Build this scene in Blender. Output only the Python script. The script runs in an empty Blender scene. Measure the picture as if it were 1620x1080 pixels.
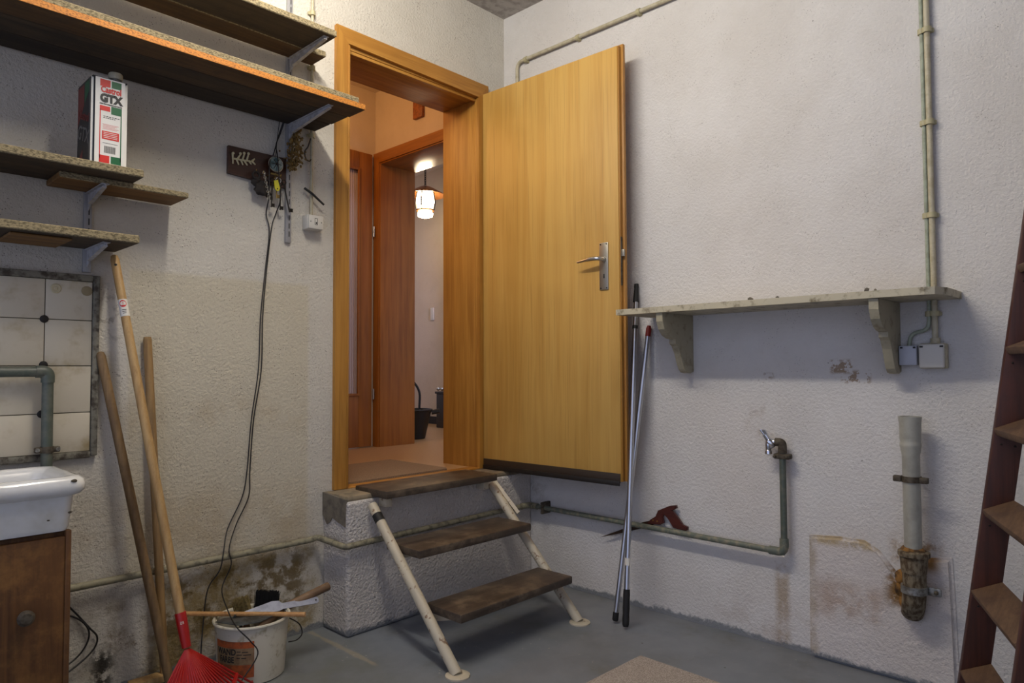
import bpy, bmesh, math, random
from mathutils import Vector, Matrix
random.seed(7)
PI = math.pi
sc = bpy.context.scene
C = bpy.context.scene.collection

# ------------------------------------------------------------------ camera
cam = bpy.data.cameras.new('camera'); cam_ob = bpy.data.objects.new('camera', cam); C.objects.link(cam_ob)
cam.sensor_width = 36.0; cam.lens = 1091.1 / 1620 * 36; cam.clip_start = 0.05
Rv = Vector((0.69074452, -0.72308585, -0.00434263)); Uv = Vector((-0.02484903, -0.02973879, 0.99924878)); Fv = Vector((0.7226718, 0.69011771, 0.03850989))
M = Matrix((Rv, Uv, -Fv)).transposed().to_4x4(); M.translation = Vector((-2.7233, -2.6536, 1.1))
cam_ob.matrix_world = M
sc.camera = cam_ob

# ------------------------------------------------------------------ world and lights
w = bpy.data.worlds.new('world'); sc.world = w; w.use_nodes = True
bg = w.node_tree.nodes['Background']; bg.inputs[0].default_value = (0.62, 0.70, 1.0, 1); bg.inputs[1].default_value = 0.92
def point(name, loc, e, col, r):
    l = bpy.data.lights.new(name, 'POINT'); l.energy = e; l.color = col; l.shadow_soft_size = r
    o = bpy.data.objects.new(name, l); C.objects.link(o); o.location = loc; return o
for k in range(8):                                   # the fluorescent tube under the ceiling
    point('ceiling_tube_light', (-1.72, -0.56 - k * 0.155, 2.88), 11.2, (1.0, 0.94, 0.84), 0.045)
point('vestibule_light', (-0.85, 0.80, 2.75), 13, (1.0, 0.52, 0.20), 0.12)
al = bpy.data.lights.new('corridor_window_light', 'AREA'); al.energy = 14; al.color = (0.55, 0.60, 1.0); al.size = 0.8
ao = bpy.data.objects.new('corridor_window_light', al); C.objects.link(ao); ao.location = (1.2, 0.3, 1.9); al.spread = math.radians(70)
ao.rotation_euler = Vector((0.14, 1.5, -0.1)).to_track_quat('-Z', 'Y').to_euler()
vs = sc.view_settings; vs.view_transform = 'Standard'; vs.look = 'None'; vs.gamma = 1; vs.exposure = -0.12; vs.use_curve_mapping = False

# ------------------------------------------------------------------ materials
def S(r, g, b):
    f = lambda c: (c / 255 / 12.92) if c / 255 <= 0.04045 else ((c / 255 + 0.055) / 1.055) ** 2.4
    return (f(r), f(g), f(b), 1)
class NT:
    def __init__(s, name):
        s.m = bpy.data.materials.new(name); s.m.use_nodes = True; s.t = s.m.node_tree; s.n = s.t.nodes
        s.b = s.n['Principled BSDF']; s.tc = s.n.new('ShaderNodeTexCoord'); s.co = s.tc.outputs['Object']
    def link(s, a, b): s.t.links.new(a, b)
    def setin(s, sock, v):
        if hasattr(v, 'is_linked'): s.link(v, sock)
        else: sock.default_value = v
    def math(s, op, a, b=0.0, clamp=False):
        n = s.n.new('ShaderNodeMath'); n.operation = op; n.use_clamp = clamp; s.setin(n.inputs[0], a); s.setin(n.inputs[1], b); return n.outputs[0]
    def noise(s, scale, detail=3, rough=0.55, stretch=None, off=None, dist=0.0):
        n = s.n.new('ShaderNodeTexNoise'); n.inputs['Scale'].default_value = scale; n.inputs['Detail'].default_value = detail
        n.inputs['Roughness'].default_value = rough; n.inputs['Distortion'].default_value = dist
        co = s.co
        if stretch or off:
            mp = s.n.new('ShaderNodeMapping'); mp.inputs['Scale'].default_value = stretch or (1, 1, 1); mp.inputs['Location'].default_value = off or (0, 0, 0)
            s.link(s.co, mp.inputs[0]); co = mp.outputs[0]
        s.link(co, n.inputs['Vector']); return n.outputs['Fac']
    def vor(s, scale, feature='F1'):
        n = s.n.new('ShaderNodeTexVoronoi'); n.inputs['Scale'].default_value = scale; n.feature = feature; s.link(s.co, n.inputs['Vector']); return n.outputs['Distance']
    def step(s, v, a, b, o0=0.0, o1=1.0):
        n = s.n.new('ShaderNodeMapRange'); n.interpolation_type = 'SMOOTHSTEP'; s.link(v, n.inputs[0])
        n.inputs[1].default_value = a; n.inputs[2].default_value = b; n.inputs[3].default_value = o0; n.inputs[4].default_value = o1; return n.outputs[0]
    def mix(s, f, a, b, mode='MIX'):
        n = s.n.new('ShaderNodeMix'); n.data_type = 'RGBA'; n.blend_type = mode
        s.setin(n.inputs[0], f); s.setin(n.inputs[6], a); s.setin(n.inputs[7], b); return n.outputs[2]
    def bump(s, h, strength, dist=0.002):
        n = s.n.new('ShaderNodeBump'); n.inputs['Strength'].default_value = strength; n.inputs['Distance'].default_value = dist
        s.link(h, n.inputs['Height'])
        if s.b.inputs['Normal'].is_linked: s.link(s.b.inputs['Normal'].links[0].from_socket, n.inputs['Normal'])
        s.link(n.outputs[0], s.b.inputs['Normal'])
    def xyz(s):
        n = s.n.new('ShaderNodeSeparateXYZ'); s.link(s.co, n.inputs[0]); return n.outputs
    def col(s, c): s.setin(s.b.inputs['Base Color'], c)
MATS = {}
def plain(name, c, rough=0.6, metal=0.0, c2=None, scale=30, lo=0.4, hi=0.65, bump=0.0, bscale=80, stretch=None, coat=0.0):
    t = NT(name); t.b.inputs['Roughness'].default_value = rough; t.b.inputs['Metallic'].default_value = metal; t.b.inputs['Coat Weight'].default_value = coat
    if c2:
        n = t.noise(scale, 4, 0.6, stretch); t.col(t.mix(t.step(n, lo, hi), c, c2))
    else: t.col(c)
    if bump: t.bump(t.noise(bscale, 3, 0.6, stretch), bump, 0.002)
    MATS[name] = t.m; return t.m
def wood(name, c1, c2, axis='z', rough=0.45, scale=26, bump=0.15, dirt=None, coat=0.0, wav=0.5):
    """straight grain along one axis: stretched noise, finer pores, optional dirt"""
    t = NT(name); t.b.inputs['Roughness'].default_value = rough; t.b.inputs['Coat Weight'].default_value = coat
    st = {'x': (0.05, 1, 1), 'y': (1, 0.05, 1), 'z': (1, 1, 0.05)}[axis]
    st2 = {'x': (0.02, 1, 1), 'y': (1, 0.02, 1), 'z': (1, 1, 0.02)}[axis]
    n1 = t.noise(scale, 4, 0.6, st, dist=wav); n2 = t.noise(scale * 9, 2, 0.5, st2); n3 = t.noise(2.2, 2)
    c = t.mix(t.step(n1, 0.33, 0.68), c1, c2)
    c = t.mix(t.step(n2, 0.52, 0.75, 0, 0.35), c, (c2[0] * 0.45, c2[1] * 0.42, c2[2] * 0.4, 1))
    c = t.mix(t.step(n3, 0.35, 0.7, 0, 0.3), c, (c1[0] * 1.25, c1[1] * 1.2, c1[2] * 1.15, 1))
    if dirt:
        d = t.noise(9, 5, 0.7); c = t.mix(t.step(d, 0.45, 0.68, 0, dirt[1]), c, dirt[0])
    t.col(c)
    if bump: t.bump(n2, bump, 0.001)
    MATS[name] = t.m; return t.m
FLOORC = S(118, 122, 126)
def plaster(name, base, u='x', stains=(), rough_amt=0.55, foot=True, tint=None, specks=1.0):
    t = NT(name); t.b.inputs['Roughness'].default_value = 0.85; t.b.inputs['Specular IOR Level'].default_value = 0.25
    X = t.xyz(); uu = X[0] if u == 'x' else X[1]; zz = X[2]
    big = t.noise(1.7, 4, 0.6); c = t.mix(t.step(big, 0.35, 0.7), base, (base[0] * 0.90, base[1] * 0.885, base[2] * 0.865, 1))
    mid = t.noise(14, 5, 0.65); c = t.mix(t.step(mid, 0.5, 0.8, 0, 0.22), c, (base[0] * 0.74, base[1] * 0.71, base[2] * 0.67, 1))
    for (u0, u1, z0, z1, soft, ns, lo, hi, colr, amt) in stains:
        a = t.math('MULTIPLY', t.step(uu, u0 - soft, u0 + soft), t.step(uu, u1 - soft, u1 + soft, 1, 0))
        b = t.math('MULTIPLY', t.step(zz, z0 - soft, z0 + soft), t.step(zz, z1 - soft, z1 + soft, 1, 0))
        k = t.math('MULTIPLY', a, b)
        if ns: k = t.math('MULTIPLY', k, t.step(t.noise(ns, 6, 0.68, off=(u0, z1, u1)), lo, hi))
        k = t.math('MULTIPLY', k, amt); c = t.mix(k, c, colr)
    # pits and dark specks
    v = t.vor(105); sp = t.math('MULTIPLY', t.step(v, 0.14, 0.24, 1, 0), t.step(t.noise(9, 3), 0.50 - 0.10 * max(0, specks - 1), 0.62)); c = t.mix(t.math('MULTIPLY', sp, 0.40 * specks), c, S(84, 74, 62))
    v2 = t.vor(9); c = t.mix(t.step(v2, 0.016, 0.026, 0.7, 0), c, S(58, 50, 44))
    if foot:
        fz = t.math('ADD', zz, t.math('MULTIPLY', t.math('SUBTRACT', t.noise(16, 5, 0.7), 0.5), -0.085))
        c = t.mix(t.step(fz, 0.014, 0.030, 0.9, 0), c, FLOORC)
    t.col(c)
    h = t.math('ADD', t.math('MULTIPLY', t.noise(88, 2, 0.5), 0.9), t.math('MULTIPLY', t.noise(210, 2, 0.5), 0.3))
    t.bump(h, min(1.0, rough_amt * 1.1), 0.007 * max(1, rough_amt / 0.6)); t.bump(t.noise(7, 3), 0.25, 0.012)
    MATS[name] = t.m; return t.m

WB = S(214, 211, 207)
OL = S(138, 117, 66)
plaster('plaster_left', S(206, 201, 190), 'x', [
    (-1.90, -1.20, 0.37, 1.455, 0.012, 0, 0, 0, S(194, 184, 158), 0.6),  # yellowed area; its top edge partly paints in the shelf's shadow boundary
    (-2.10, -1.19, 0.36, 0.62, 0.12, 3.0, 0.40, 0.65, S(170, 150, 118), 0.6),
    (-1.92, -1.20, 0.86, 0.98, 0.05, 4.0, 0.45, 0.65, S(170, 152, 122), 0.45),
    (-1.82, -1.16, -0.05, 0.37, 0.04, 5.0, 0.36, 0.60, OL, 0.9),
    (-1.80, -1.20, 0.10, 0.35, 0.05, 11.0, 0.46, 0.58, S(100, 80, 36), 0.85),
    (-2.02, -1.70, -0.05, 0.30, 0.08, 7.0, 0.45, 0.62, S(118, 98, 66), 0.8),
    (-2.00, -1.93, 0.02, 0.15, 0.03, 20, 0.45, 0.55, S(38, 34, 28), 0.95),
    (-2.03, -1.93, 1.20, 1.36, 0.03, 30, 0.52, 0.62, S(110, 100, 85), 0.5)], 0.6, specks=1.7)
plaster('plaster_right', WB, 'y', [
    (-1.80, -1.72, 1.075, 1.125, 0.008, 26, 0.46, 0.50, S(150, 128, 104), 0.9),
    (-1.86, -1.76, 1.04, 1.085, 0.008, 30, 0.50, 0.53, S(150, 128, 104), 0.9),
    (-1.50, -1.46, 1.055, 1.075, 0.006, 26, 0.42, 0.48, S(150, 130, 108), 0.8),
    (-1.545, -1.495, -0.02, 0.33, 0.014, 12, 0.36, 0.58, S(158, 138, 112), 0.75),
    (-1.55, -1.40, 0.74, 0.93, 0.05, 14, 0.48, 0.66, S(160, 140, 118), 0.5),
    (-2.10, -1.20, -0.05, 0.16, 0.07, 5, 0.42, 0.7, S(172, 158, 146), 0.7),
    (-2.06, -1.92, 0.30, 0.50, 0.03, 14, 0.44, 0.60, S(138, 104, 52), 0.8),
    (-0.30, -0.05, 0.36, 0.60, 0.08, 8, 0.45, 0.65, S(150, 140, 128), 0.6)], 0.6)
plaster('plaster_patch', S(212, 206, 201), 'y', [
    (-1.90, -1.60, 0.435, 0.50, 0.012, 12, 0.38, 0.55, S(170, 148, 104), 0.8),
    (-1.90, -1.66, 0.17, 0.30, 0.04, 6, 0.42, 0.58, S(172, 150, 132), 0.7),
    (-1.98, -1.90, 0.26, 0.40, 0.025, 14, 0.38, 0.54, S(122, 88, 36), 0.95),
    (-2.06, -2.02, 0.40, 0.48, 0.02, 14, 0.36, 0.52, S(150, 110, 48), 0.9),
    (-1.66, -1.60, 0.0, 0.47, 0.012, 8, 0.35, 0.6, S(165, 150, 128), 0.7)], 0.65)
plaster('plaster_plinth', S(208, 202, 196), 'x', [
    (-1.15, -0.02, 0.36, 0.42, 0.02, 8, 0.42, 0.62, S(140, 124, 96), 0.7),
    (-0.34, 0.0, 0.30, 0.58, 0.05, 9, 0.46, 0.62, S(150, 142, 132), 0.7),
    (-0.42, 0.0, 0.34, 0.40, 0.02, 9, 0.3, 0.5, S(142, 134, 120), 0.7)], 0.95)
plaster('plaster_hall', S(205, 190, 170), 'x', [], 0.2, foot=False, specks=0)
plain('ceiling_paint', S(178, 172, 166), 0.9, c2=S(150, 144, 138), scale=22, bump=0.5, bscale=60)
plain('cement', S(120, 112, 98), 0.95, c2=S(96, 90, 80), scale=24, bump=0.7, bscale=110)
plain('worn_cement', S(140, 126, 102), 0.9, c2=S(108, 98, 82), scale=14, bump=0.4, bscale=90)
# floor paint
t = NT('floor_paint'); t.b.inputs['Roughness'].default_value = 0.42
c = t.mix(t.step(t.noise(1.3, 4, 0.6), 0.35, 0.68), S(122, 127, 134), S(108, 110, 110))
c = t.mix(t.step(t.noise(5, 6, 0.7), 0.52, 0.78, 0, 0.6), c, S(100, 96, 84))
X = t.xyz(); k = t.math('MULTIPLY', t.step(X[0], -1.30, -1.0, 1, 0), t.step(t.noise(3, 5), 0.35, 0.7, 0.2, 0.75)); c = t.mix(k, c, S(106, 106, 96))
dl = t.math('ABSOLUTE', t.math('ADD', X[0], t.math('MULTIPLY_ADD', t.noise(9, 3), 0.05, False) if False else 1.19)); dl = t.math('ADD', dl, t.math('MULTIPLY', t.math('SUBTRACT', t.noise(9, 4), 0.5), 0.03))
k = t.math('MULTIPLY', t.step(dl, 0.004, 0.016, 0.8, 0), t.math('MULTIPLY', t.step(X[1], -0.50, -0.46), t.step(X[1], -0.02, 0.0, 1, 0))); c = t.mix(k, c, S(150, 140, 122))
c = t.mix(t.step(t.vor(6), 0.02, 0.03, 0.8, 0), c, S(60, 56, 50))
c = t.mix(t.math('MULTIPLY', t.step(t.vor(34), 0.09, 0.13, 1, 0), t.step(t.noise(4, 2), 0.55, 0.62)), c, S(168, 162, 152))
t.col(c); t.setin(t.b.inputs['Roughness'], t.step(t.noise(6, 4), 0.3, 0.7, 0.36, 0.62)); t.bump(t.noise(40, 4), 0.12, 0.003); MATS['floor_paint'] = t.m
# door and wood
wood('door_veneer', S(198, 158, 82), S(184, 140, 64), 'z', 0.55, 16, 0.05)
wood('frame_wood', S(178, 128, 54), S(154, 104, 38), 'z', 0.5, 30, 0.08)
wood('frame_wood_across', S(178, 128, 54), S(154, 104, 38), 'x', 0.5, 30, 0.08)
wood('frame_wood_deep', S(178, 128, 54), S(154, 104, 38), 'y', 0.5, 30, 0.08)
wood('inner_wood', S(158, 100, 36), S(132, 78, 22), 'z', 0.6, 30, 0.05)
wood('inner_wood_across', S(158, 100, 36), S(132, 78, 22), 'y', 0.3, 30, 0.05, coat=0.25)
wood('tread_wood', S(78, 66, 54), S(52, 42, 34), 'x', 0.5, 40, 0.6, (S(122, 106, 86), 0.6))
wood('shelf_plank_black', S(58, 48, 36), S(40, 33, 26), 'x', 0.85, 24, 0.4)
wood('shelf_plank', S(98, 72, 40), S(70, 50, 28), 'x', 0.8, 24, 0.4, (S(58, 46, 34), 0.6))
wood('shelf_plank_dark', S(76, 62, 44), S(54, 44, 32), 'x', 0.85, 24, 0.4, (S(48, 40, 32), 0.6))  # shade of the shelf undersides is put into this dark board colour
wood('shelf_plank_light', S(126, 92, 48), S(98, 70, 36), 'x', 0.75, 24, 0.3)
plain('shelf_grey', S(150, 136, 104), 0.95, c2=S(96, 86, 64), scale=260, lo=0.42, hi=0.62, bump=0.8, bscale=140, stretch=(0.5, 1, 1))
plain('edge_orange', S(196, 126, 46), 0.7, c2=S(126, 74, 26), scale=260, lo=0.46, hi=0.68, bump=0.5, bscale=170, stretch=(0.6, 1, 1))
wood('handle_wood', S(180, 148, 98), S(158, 122, 74), 'z', 0.55, 60, 0.2)
wood('handle_wood_old', S(138, 110, 72), S(108, 84, 54), 'z', 0.6, 60, 0.3, (S(80, 62, 42), 0.5))
wood('handle_wood_grey', S(160, 128, 82), S(130, 100, 62), 'z', 0.6, 60, 0.3, (S(110, 90, 62), 0.5))
wood('cross_stick_wood', S(196, 150, 96), S(170, 122, 70), 'x', 0.5, 60, 0.2)
wood('mallet_wood', S(132, 104, 76), S(100, 76, 54), 'x', 0.6, 60, 0.3)
wood('cabinet_wood', S(104, 68, 32), S(76, 46, 20), 'z', 0.55, 14, 0.4, (S(136, 96, 48), 0.6), wav=2.0)
wood('key_board_wood', S(74, 44, 30), S(56, 32, 22), 'x', 0.4, 50, 0.1)
wood('ladder_red', S(80, 40, 26), S(60, 30, 20), 'z', 0.5, 40, 0.3, (S(60, 34, 24), 0.5))
wood('ladder_tread', S(112, 86, 62), S(86, 64, 46), 'x', 0.7, 40, 0.5, (S(72, 50, 38), 0.7))
wood('saw_handle_wood', S(82, 36, 28), S(62, 26, 22), 'y', 0.35, 40, 0.1, coat=0.3)
plain('shelf_paint', S(188, 180, 156), 0.6, c2=S(112, 100, 74), scale=22, lo=0.5, hi=0.72, bump=0.3)
plain('bracket_paint', S(164, 156, 132), 0.6, c2=S(128, 118, 94), scale=26, lo=0.5, hi=0.75, bump=0.2)
plain('stair_paint', S(190, 180, 158), 0.5, c2=S(122, 92, 66), scale=34, lo=0.58, hi=0.68, bump=0.3)
plain('pipe_green', S(98, 104, 92), 0.5, c2=S(132, 128, 108), scale=40, lo=0.45, hi=0.65, bump=0.4)
plain('pipe_dark_green', S(80, 88, 78), 0.45, c2=S(98, 100, 88), scale=30, bump=0.2)
plain('pipe_painted', S(142, 136, 112), 0.6, c2=S(104, 98, 80), scale=40, lo=0.45, hi=0.65, bump=0.5)
plain('galvanized', S(150, 150, 146), 0.45, 0.6, c2=S(110, 106, 98), scale=60, bump=0.2)
plain('old_iron', S(92, 84, 70), 0.7, 0.3, c2=S(66, 56, 44), scale=50, bump=0.5)
plain('conduit_cream', S(186, 178, 152), 0.5, c2=S(166, 156, 128), scale=30)
plain('conduit_green', S(160, 168, 148), 0.5, c2=S(142, 148, 128), scale=30)
plain('clip_cream', S(176, 168, 132), 0.5)
plain('box_white', S(206, 202, 192), 0.45)
plain('box_bluegrey', S(182, 184, 192), 0.45)
plain('dark_print', S(34, 32, 30), 0.6)
plain('black_rubber', S(24, 23, 22), 0.65)
plain('black_plastic', S(30, 29, 28), 0.4)
plain('cable_black', S(28, 26, 25), 0.5)
plain('seal_brown', S(52, 40, 28), 0.5)
plain('seal_dark', S(30, 25, 20), 0.5)
plain('aluminium', S(196, 197, 200), 0.28, 1.0)
plain('aluminium_dull', S(176, 172, 160), 0.38, 0.9)
plain('chrome', S(225, 225, 228), 0.12, 1.0)
plain('brass', S(150, 122, 60), 0.4, 0.9)
plain('steel_bracket', S(186, 186, 190), 0.5, 0.1, c2=S(160, 158, 158), scale=40)
plain('rail_grey', S(158, 158, 160), 0.5, 0.3)
plain('saw_steel', S(62, 54, 48), 0.5, 0.7, c2=S(88, 64, 46), scale=50)
plain('red_plastic', S(164, 22, 16), 0.38)
plain('red_cap', S(130, 30, 22), 0.5)
plain('paper_white', S(214, 210, 200), 0.6)
plain('sticker_red', S(190, 30, 34), 0.5)
plain('pvc_grey', S(166, 164, 152), 0.4, c2=S(152, 150, 138), scale=20)
plain('cast_iron_dirty', S(124, 112, 90), 0.9, c2=S(74, 58, 38), scale=70, lo=0.38, hi=0.62, stretch=(1, 1, 0.5), bump=0.9, bscale=60)
plain('rust_cement', S(140, 100, 48), 0.95, c2=S(70, 52, 32), scale=30, lo=0.42, hi=0.6, bump=1.0, bscale=70)
plain('ceramic', S(224, 224, 222), 0.15, coat=0.5, c2=S(206, 204, 196), scale=7, lo=0.5, hi=0.75)
plain('tile_glaze', S(210, 200, 178), 0.22, c2=S(174, 156, 118), scale=9, lo=0.5, hi=0.78, coat=0.3)
plain('tile_grout', S(84, 74, 56), 0.9)
plain('tile_edge', S(128, 124, 110), 0.8, c2=S(70, 62, 52), scale=40, bump=0.5)
plain('plug_beige', S(150, 134, 100), 0.6)
plain('plug_cream', S(196, 184, 150), 0.5)
plain('bucket_plastic', S(202, 196, 178), 0.45, c2=S(150, 138, 108), scale=22, lo=0.55, hi=0.75)
plain('label_orange', S(186, 92, 42), 0.6, c2=S(140, 74, 40), scale=40)
plain('label_tan', S(150, 126, 92), 0.6, c2=S(128, 100, 70), scale=40)
plain('trowel_steel', S(110, 116, 118), 0.4, 0.6, c2=S(70, 74, 74), scale=30)
plain('spatula_steel', S(150, 154, 170), 0.4, 0.3, c2=S(130, 134, 148), scale=30)
plain('bristle_black', S(18, 18, 20), 0.8)
plain('bristle_tan', S(150, 132, 84), 0.9, c2=S(112, 96, 56), scale=120)
plain('mat_beige', S(180, 170, 160), 0.95, c2=S(142, 132, 122), scale=260, lo=0.4, hi=0.6, bump=0.6, bscale=400)
plain('hall_mat', S(150, 128, 104), 0.95, c2=S(118, 98, 78), scale=240, lo=0.4, hi=0.6, bump=0.6, bscale=400)
plain('hall_floor', S(184, 150, 108), 0.35, c2=S(150, 116, 78), scale=120, lo=0.55, hi=0.7)
plain('ribbed_glass', S(190, 176, 178), 0.15, bump=0.0)
plain('can_white', S(226, 224, 218), 0.35, coat=0.3)
plain('can_red', S(206, 42, 34), 0.4)
plain('can_green', S(22, 96, 56), 0.4)
plain('can_black', S(26, 26, 26), 0.4)
plain('can_side_red', S(120, 38, 30), 0.4)
plain('can_grey_print', S(110, 108, 104), 0.4)
plain('yellow_tag', S(206, 196, 50), 0.4)
plain('bone_cream', S(206, 198, 160), 0.6)
plain('key_iron', S(40, 36, 32), 0.5, 0.6)
plain('key_brass', S(150, 128, 78), 0.4, 0.7)
plain('pouch_dark', S(38, 32, 28), 0.8)
plain('ornament_glass', S(70, 92, 92), 0.12, coat=0.6, c2=S(120, 140, 136), scale=60)
plain('dried_flower', S(132, 106, 56), 0.9, c2=S(92, 70, 32), scale=90)
plain('dried_stem', S(112, 92, 52), 0.9)
plain('hall_black', S(20, 19, 19), 0.4)
plain('lamp_brass', S(170, 110, 56), 0.3, 0.8)
plain('plaque_wood', S(150, 86, 40), 0.5, c2=S(110, 58, 26), scale=60)
t = NT('lamp_glass_lit'); t.b.inputs['Base Color'].default_value = (1, 0.85, 0.6, 1); t.b.inputs['Emission Color'].default_value = (1, 0.80, 0.52, 1); t.b.inputs['Emission Strength'].default_value = 46; MATS['lamp_glass_lit'] = t.m

# ------------------------------------------------------------------ geometry helpers
def B(): return bmesh.new()
def box(bm, x0, x1, y0, y1, z0, z1, bev=0.0, seg=2):
    a = bmesh.new(); bmesh.ops.create_cube(a, size=1)
    for v in a.verts: v.co = Vector(((x0 + x1) / 2 + v.co.x * (x1 - x0), (y0 + y1) / 2 + v.co.y * (y1 - y0), (z0 + z1) / 2 + v.co.z * (z1 - z0)))
    if bev: bmesh.ops.bevel(a, geom=a.edges[:], offset=bev, segments=seg, affect='EDGES', profile=0.5)
    return merge(bm, a)
def merge(bm, a, M=None):
    if M is not None: bmesh.ops.transform(a, matrix=M, verts=a.verts)
    me = bpy.data.meshes.new('tmp'); a.to_mesh(me); a.free(); bm.from_mesh(me); bpy.data.meshes.remove(me); return bm
def fillet(pts, rad, seg=6):
    pts = [Vector(p) for p in pts]; out = [pts[0]]
    for i in range(1, len(pts) - 1):
        p, a, b = pts[i], pts[i - 1], pts[i + 1]
        r = min(rad, (a - p).length * 0.49, (b - p).length * 0.49)
        s, e = p + (a - p).normalized() * r, p + (b - p).normalized() * r
        for k in range(seg + 1):
            u = k / seg; out.append(s * (1 - u) ** 2 + p * 2 * u * (1 - u) + e * u * u)
    out.append(pts[-1]); return out
def tube(bm, pts, r, n=12, cap=True):
    pts = [Vector(p) for p in pts]; rs = r if isinstance(r, (list, tuple)) else [r] * len(pts)
    rings = []; nrm = None
    for i, p in enumerate(pts):
        d = (pts[min(i + 1, len(pts) - 1)] - pts[max(i - 1, 0)]).normalized()
        if nrm is None:
            up = Vector((0, 0, 1)) if abs(d.z) < 0.9 else Vector((1, 0, 0)); nrm = (up - d * up.dot(d)).normalized()
        else:
            nrm = nrm - d * nrm.dot(d); nrm.normalize()
        bi = d.cross(nrm)
        rings.append([bm.verts.new(p + (nrm * math.cos(2 * PI * k / n) + bi * math.sin(2 * PI * k / n)) * rs[i]) for k in range(n)])
    for a, b in zip(rings, rings[1:]):
        for k in range(n): bm.faces.new((a[k], a[(k + 1) % n], b[(k + 1) % n], b[k]))
    if cap: bm.faces.new(rings[0][::-1]); bm.faces.new(rings[-1])
    return bm
def lathe(bm, prof, loc=(0, 0, 0), n=28, M=None, cap=True):
    a = bmesh.new(); rings = []
    for r, z in prof: rings.append([a.verts.new((r * math.cos(2 * PI * k / n), r * math.sin(2 * PI * k / n), z)) for k in range(n)])
    for p, q in zip(rings, rings[1:]):
        for k in range(n): a.faces.new((p[k], p[(k + 1) % n], q[(k + 1) % n], q[k]))
    if cap: a.faces.new(rings[0][::-1]); a.faces.new(rings[-1])
    return merge(bm, a, (Matrix.Translation(loc) @ M) if M is not None else Matrix.Translation(loc))
def prism(bm, poly, plane, t0, t1):
    """poly in plane 'yz','xz','xy' extruded along the third axis from t0 to t1"""
    def P(u, v, t): return {'yz': (t, u, v), 'xz': (u, t, v), 'xy': (u, v, t)}[plane]
    a = [bm.verts.new(P(u, v, t0)) for u, v in poly]; b = [bm.verts.new(P(u, v, t1)) for u, v in poly]; n = len(poly)
    bm.faces.new(a); bm.faces.new(b[::-1])
    for k in range(n): bm.faces.new((a[k], b[k], b[(k + 1) % n], a[(k + 1) % n]))
    bmesh.ops.recalc_face_normals(bm, faces=bm.faces[:]); return bm
def sphere(bm, c, r, sub=2, sc_=(1, 1, 1)):
    a = bmesh.new(); bmesh.ops.create_icosphere(a, subdivisions=sub, radius=r)
    return merge(bm, a, Matrix.Translation(c) @ Matrix.Diagonal((*sc_, 1)))
def aim(d):  # rotation taking +z to d
    return Vector((0, 0, 1)).rotation_difference(Vector(d).normalized()).to_matrix().to_4x4()
def text(s, size, depth=0.0004, bold=0.0, sx=1.0):
    cu = bpy.data.curves.new('txt', 'FONT'); cu.body = s; cu.size = size; cu.extrude = depth; cu.offset = bold; cu.align_x = 'CENTER'; cu.align_y = 'CENTER'; cu.resolution_u = 3
    o = bpy.data.objects.new('txt', cu); C.objects.link(o); bpy.context.view_layer.update()
    me = bpy.data.meshes.new_from_object(o.evaluated_get(bpy.context.evaluated_depsgraph_get())); a = bmesh.new(); a.from_mesh(me)
    bpy.data.objects.remove(o); bpy.data.curves.remove(cu); bpy.data.meshes.remove(me)
    for v in a.verts: v.co.x *= sx
    return a
ORG = {}
def obj(name, bm, m, parent=None, sharp=35, smooth=True):
    o_ = ORG.get(parent.name, Vector((0, 0, 0))) if parent else Vector((0, 0, 0))
    if parent and o_.length: bmesh.ops.translate(bm, vec=-o_, verts=bm.verts)
    bmesh.ops.recalc_face_normals(bm, faces=bm.faces[:])
    me = bpy.data.meshes.new(name); bm.to_mesh(me); bm.free()
    for mm in (m if isinstance(m, (list, tuple)) else [m]): me.materials.append(MATS[mm])
    if smooth:
        me.polygons.foreach_set('use_smooth', [True] * len(me.polygons)); me.set_sharp_from_angle(angle=math.radians(sharp))
    o = bpy.data.objects.new(name, me); C.objects.link(o)
    if parent: o.parent = parent; ORG[o.name] = o_
    return o
def tag(o, label, cat, group=None, kind=None):
    o['label'] = label; o['category'] = cat
    if group: o['group'] = group
    if kind: o['kind'] = kind
    return o
def thing(name, label, cat, loc=(0, 0, 0), group=None, kind=None):
    o = bpy.data.objects.new(name, None); C.objects.link(o); o.location = loc; o.empty_display_size = 0.05
    ORG[o.name] = Vector(loc); return tag(o, label, cat, group, kind)
def share(o, name, parent, loc):
    c = o.copy(); c.name = name; C.objects.link(c); c.parent = parent; c.location = loc; return c

# ------------------------------------------------------------------ the room
HZ = 0.575      # hall floor level
CZ = 3.056
TH = 0.28       # thickness of the wall with the door
tag(obj('floor', box(B(), -3.9, 0.3, -5.2, 0.3, -0.1, 0), 'floor_paint', smooth=False), 'grey painted concrete floor of the garage', 'floor', kind='structure')
tag(obj('ceiling', box(B(), -3.9, 0.3, -5.2, 0.3, CZ, CZ + 0.1), 'ceiling_paint', smooth=False), 'grey textured ceiling in the upper corner', 'ceiling', kind='structure')
bm = B()
for a in ((-3.9, -1.045, 0, TH, 0, CZ), (-0.175, 0.0, 0, TH, 0, CZ), (-1.045, -0.175, 0, TH, 2.60, CZ), (-1.045, -0.175, 0, TH, 0, HZ - 0.03)): box(bm, *a)
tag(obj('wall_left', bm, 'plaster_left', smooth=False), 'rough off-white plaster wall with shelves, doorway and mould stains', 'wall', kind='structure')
tag(obj('wall_right', box(B(), 0, 0.25, -5.2, TH, 0, CZ), 'plaster_right', smooth=False), 'rough white plaster wall behind the open door and white shelf', 'wall', kind='structure')
tag(obj('wall_back', box(B(), -3.9, 0.25, -5.4, -5.2, 0, CZ), 'plaster_right', smooth=False), 'plain plaster wall closing the garage opposite the doorway', 'wall', kind='structure')
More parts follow.
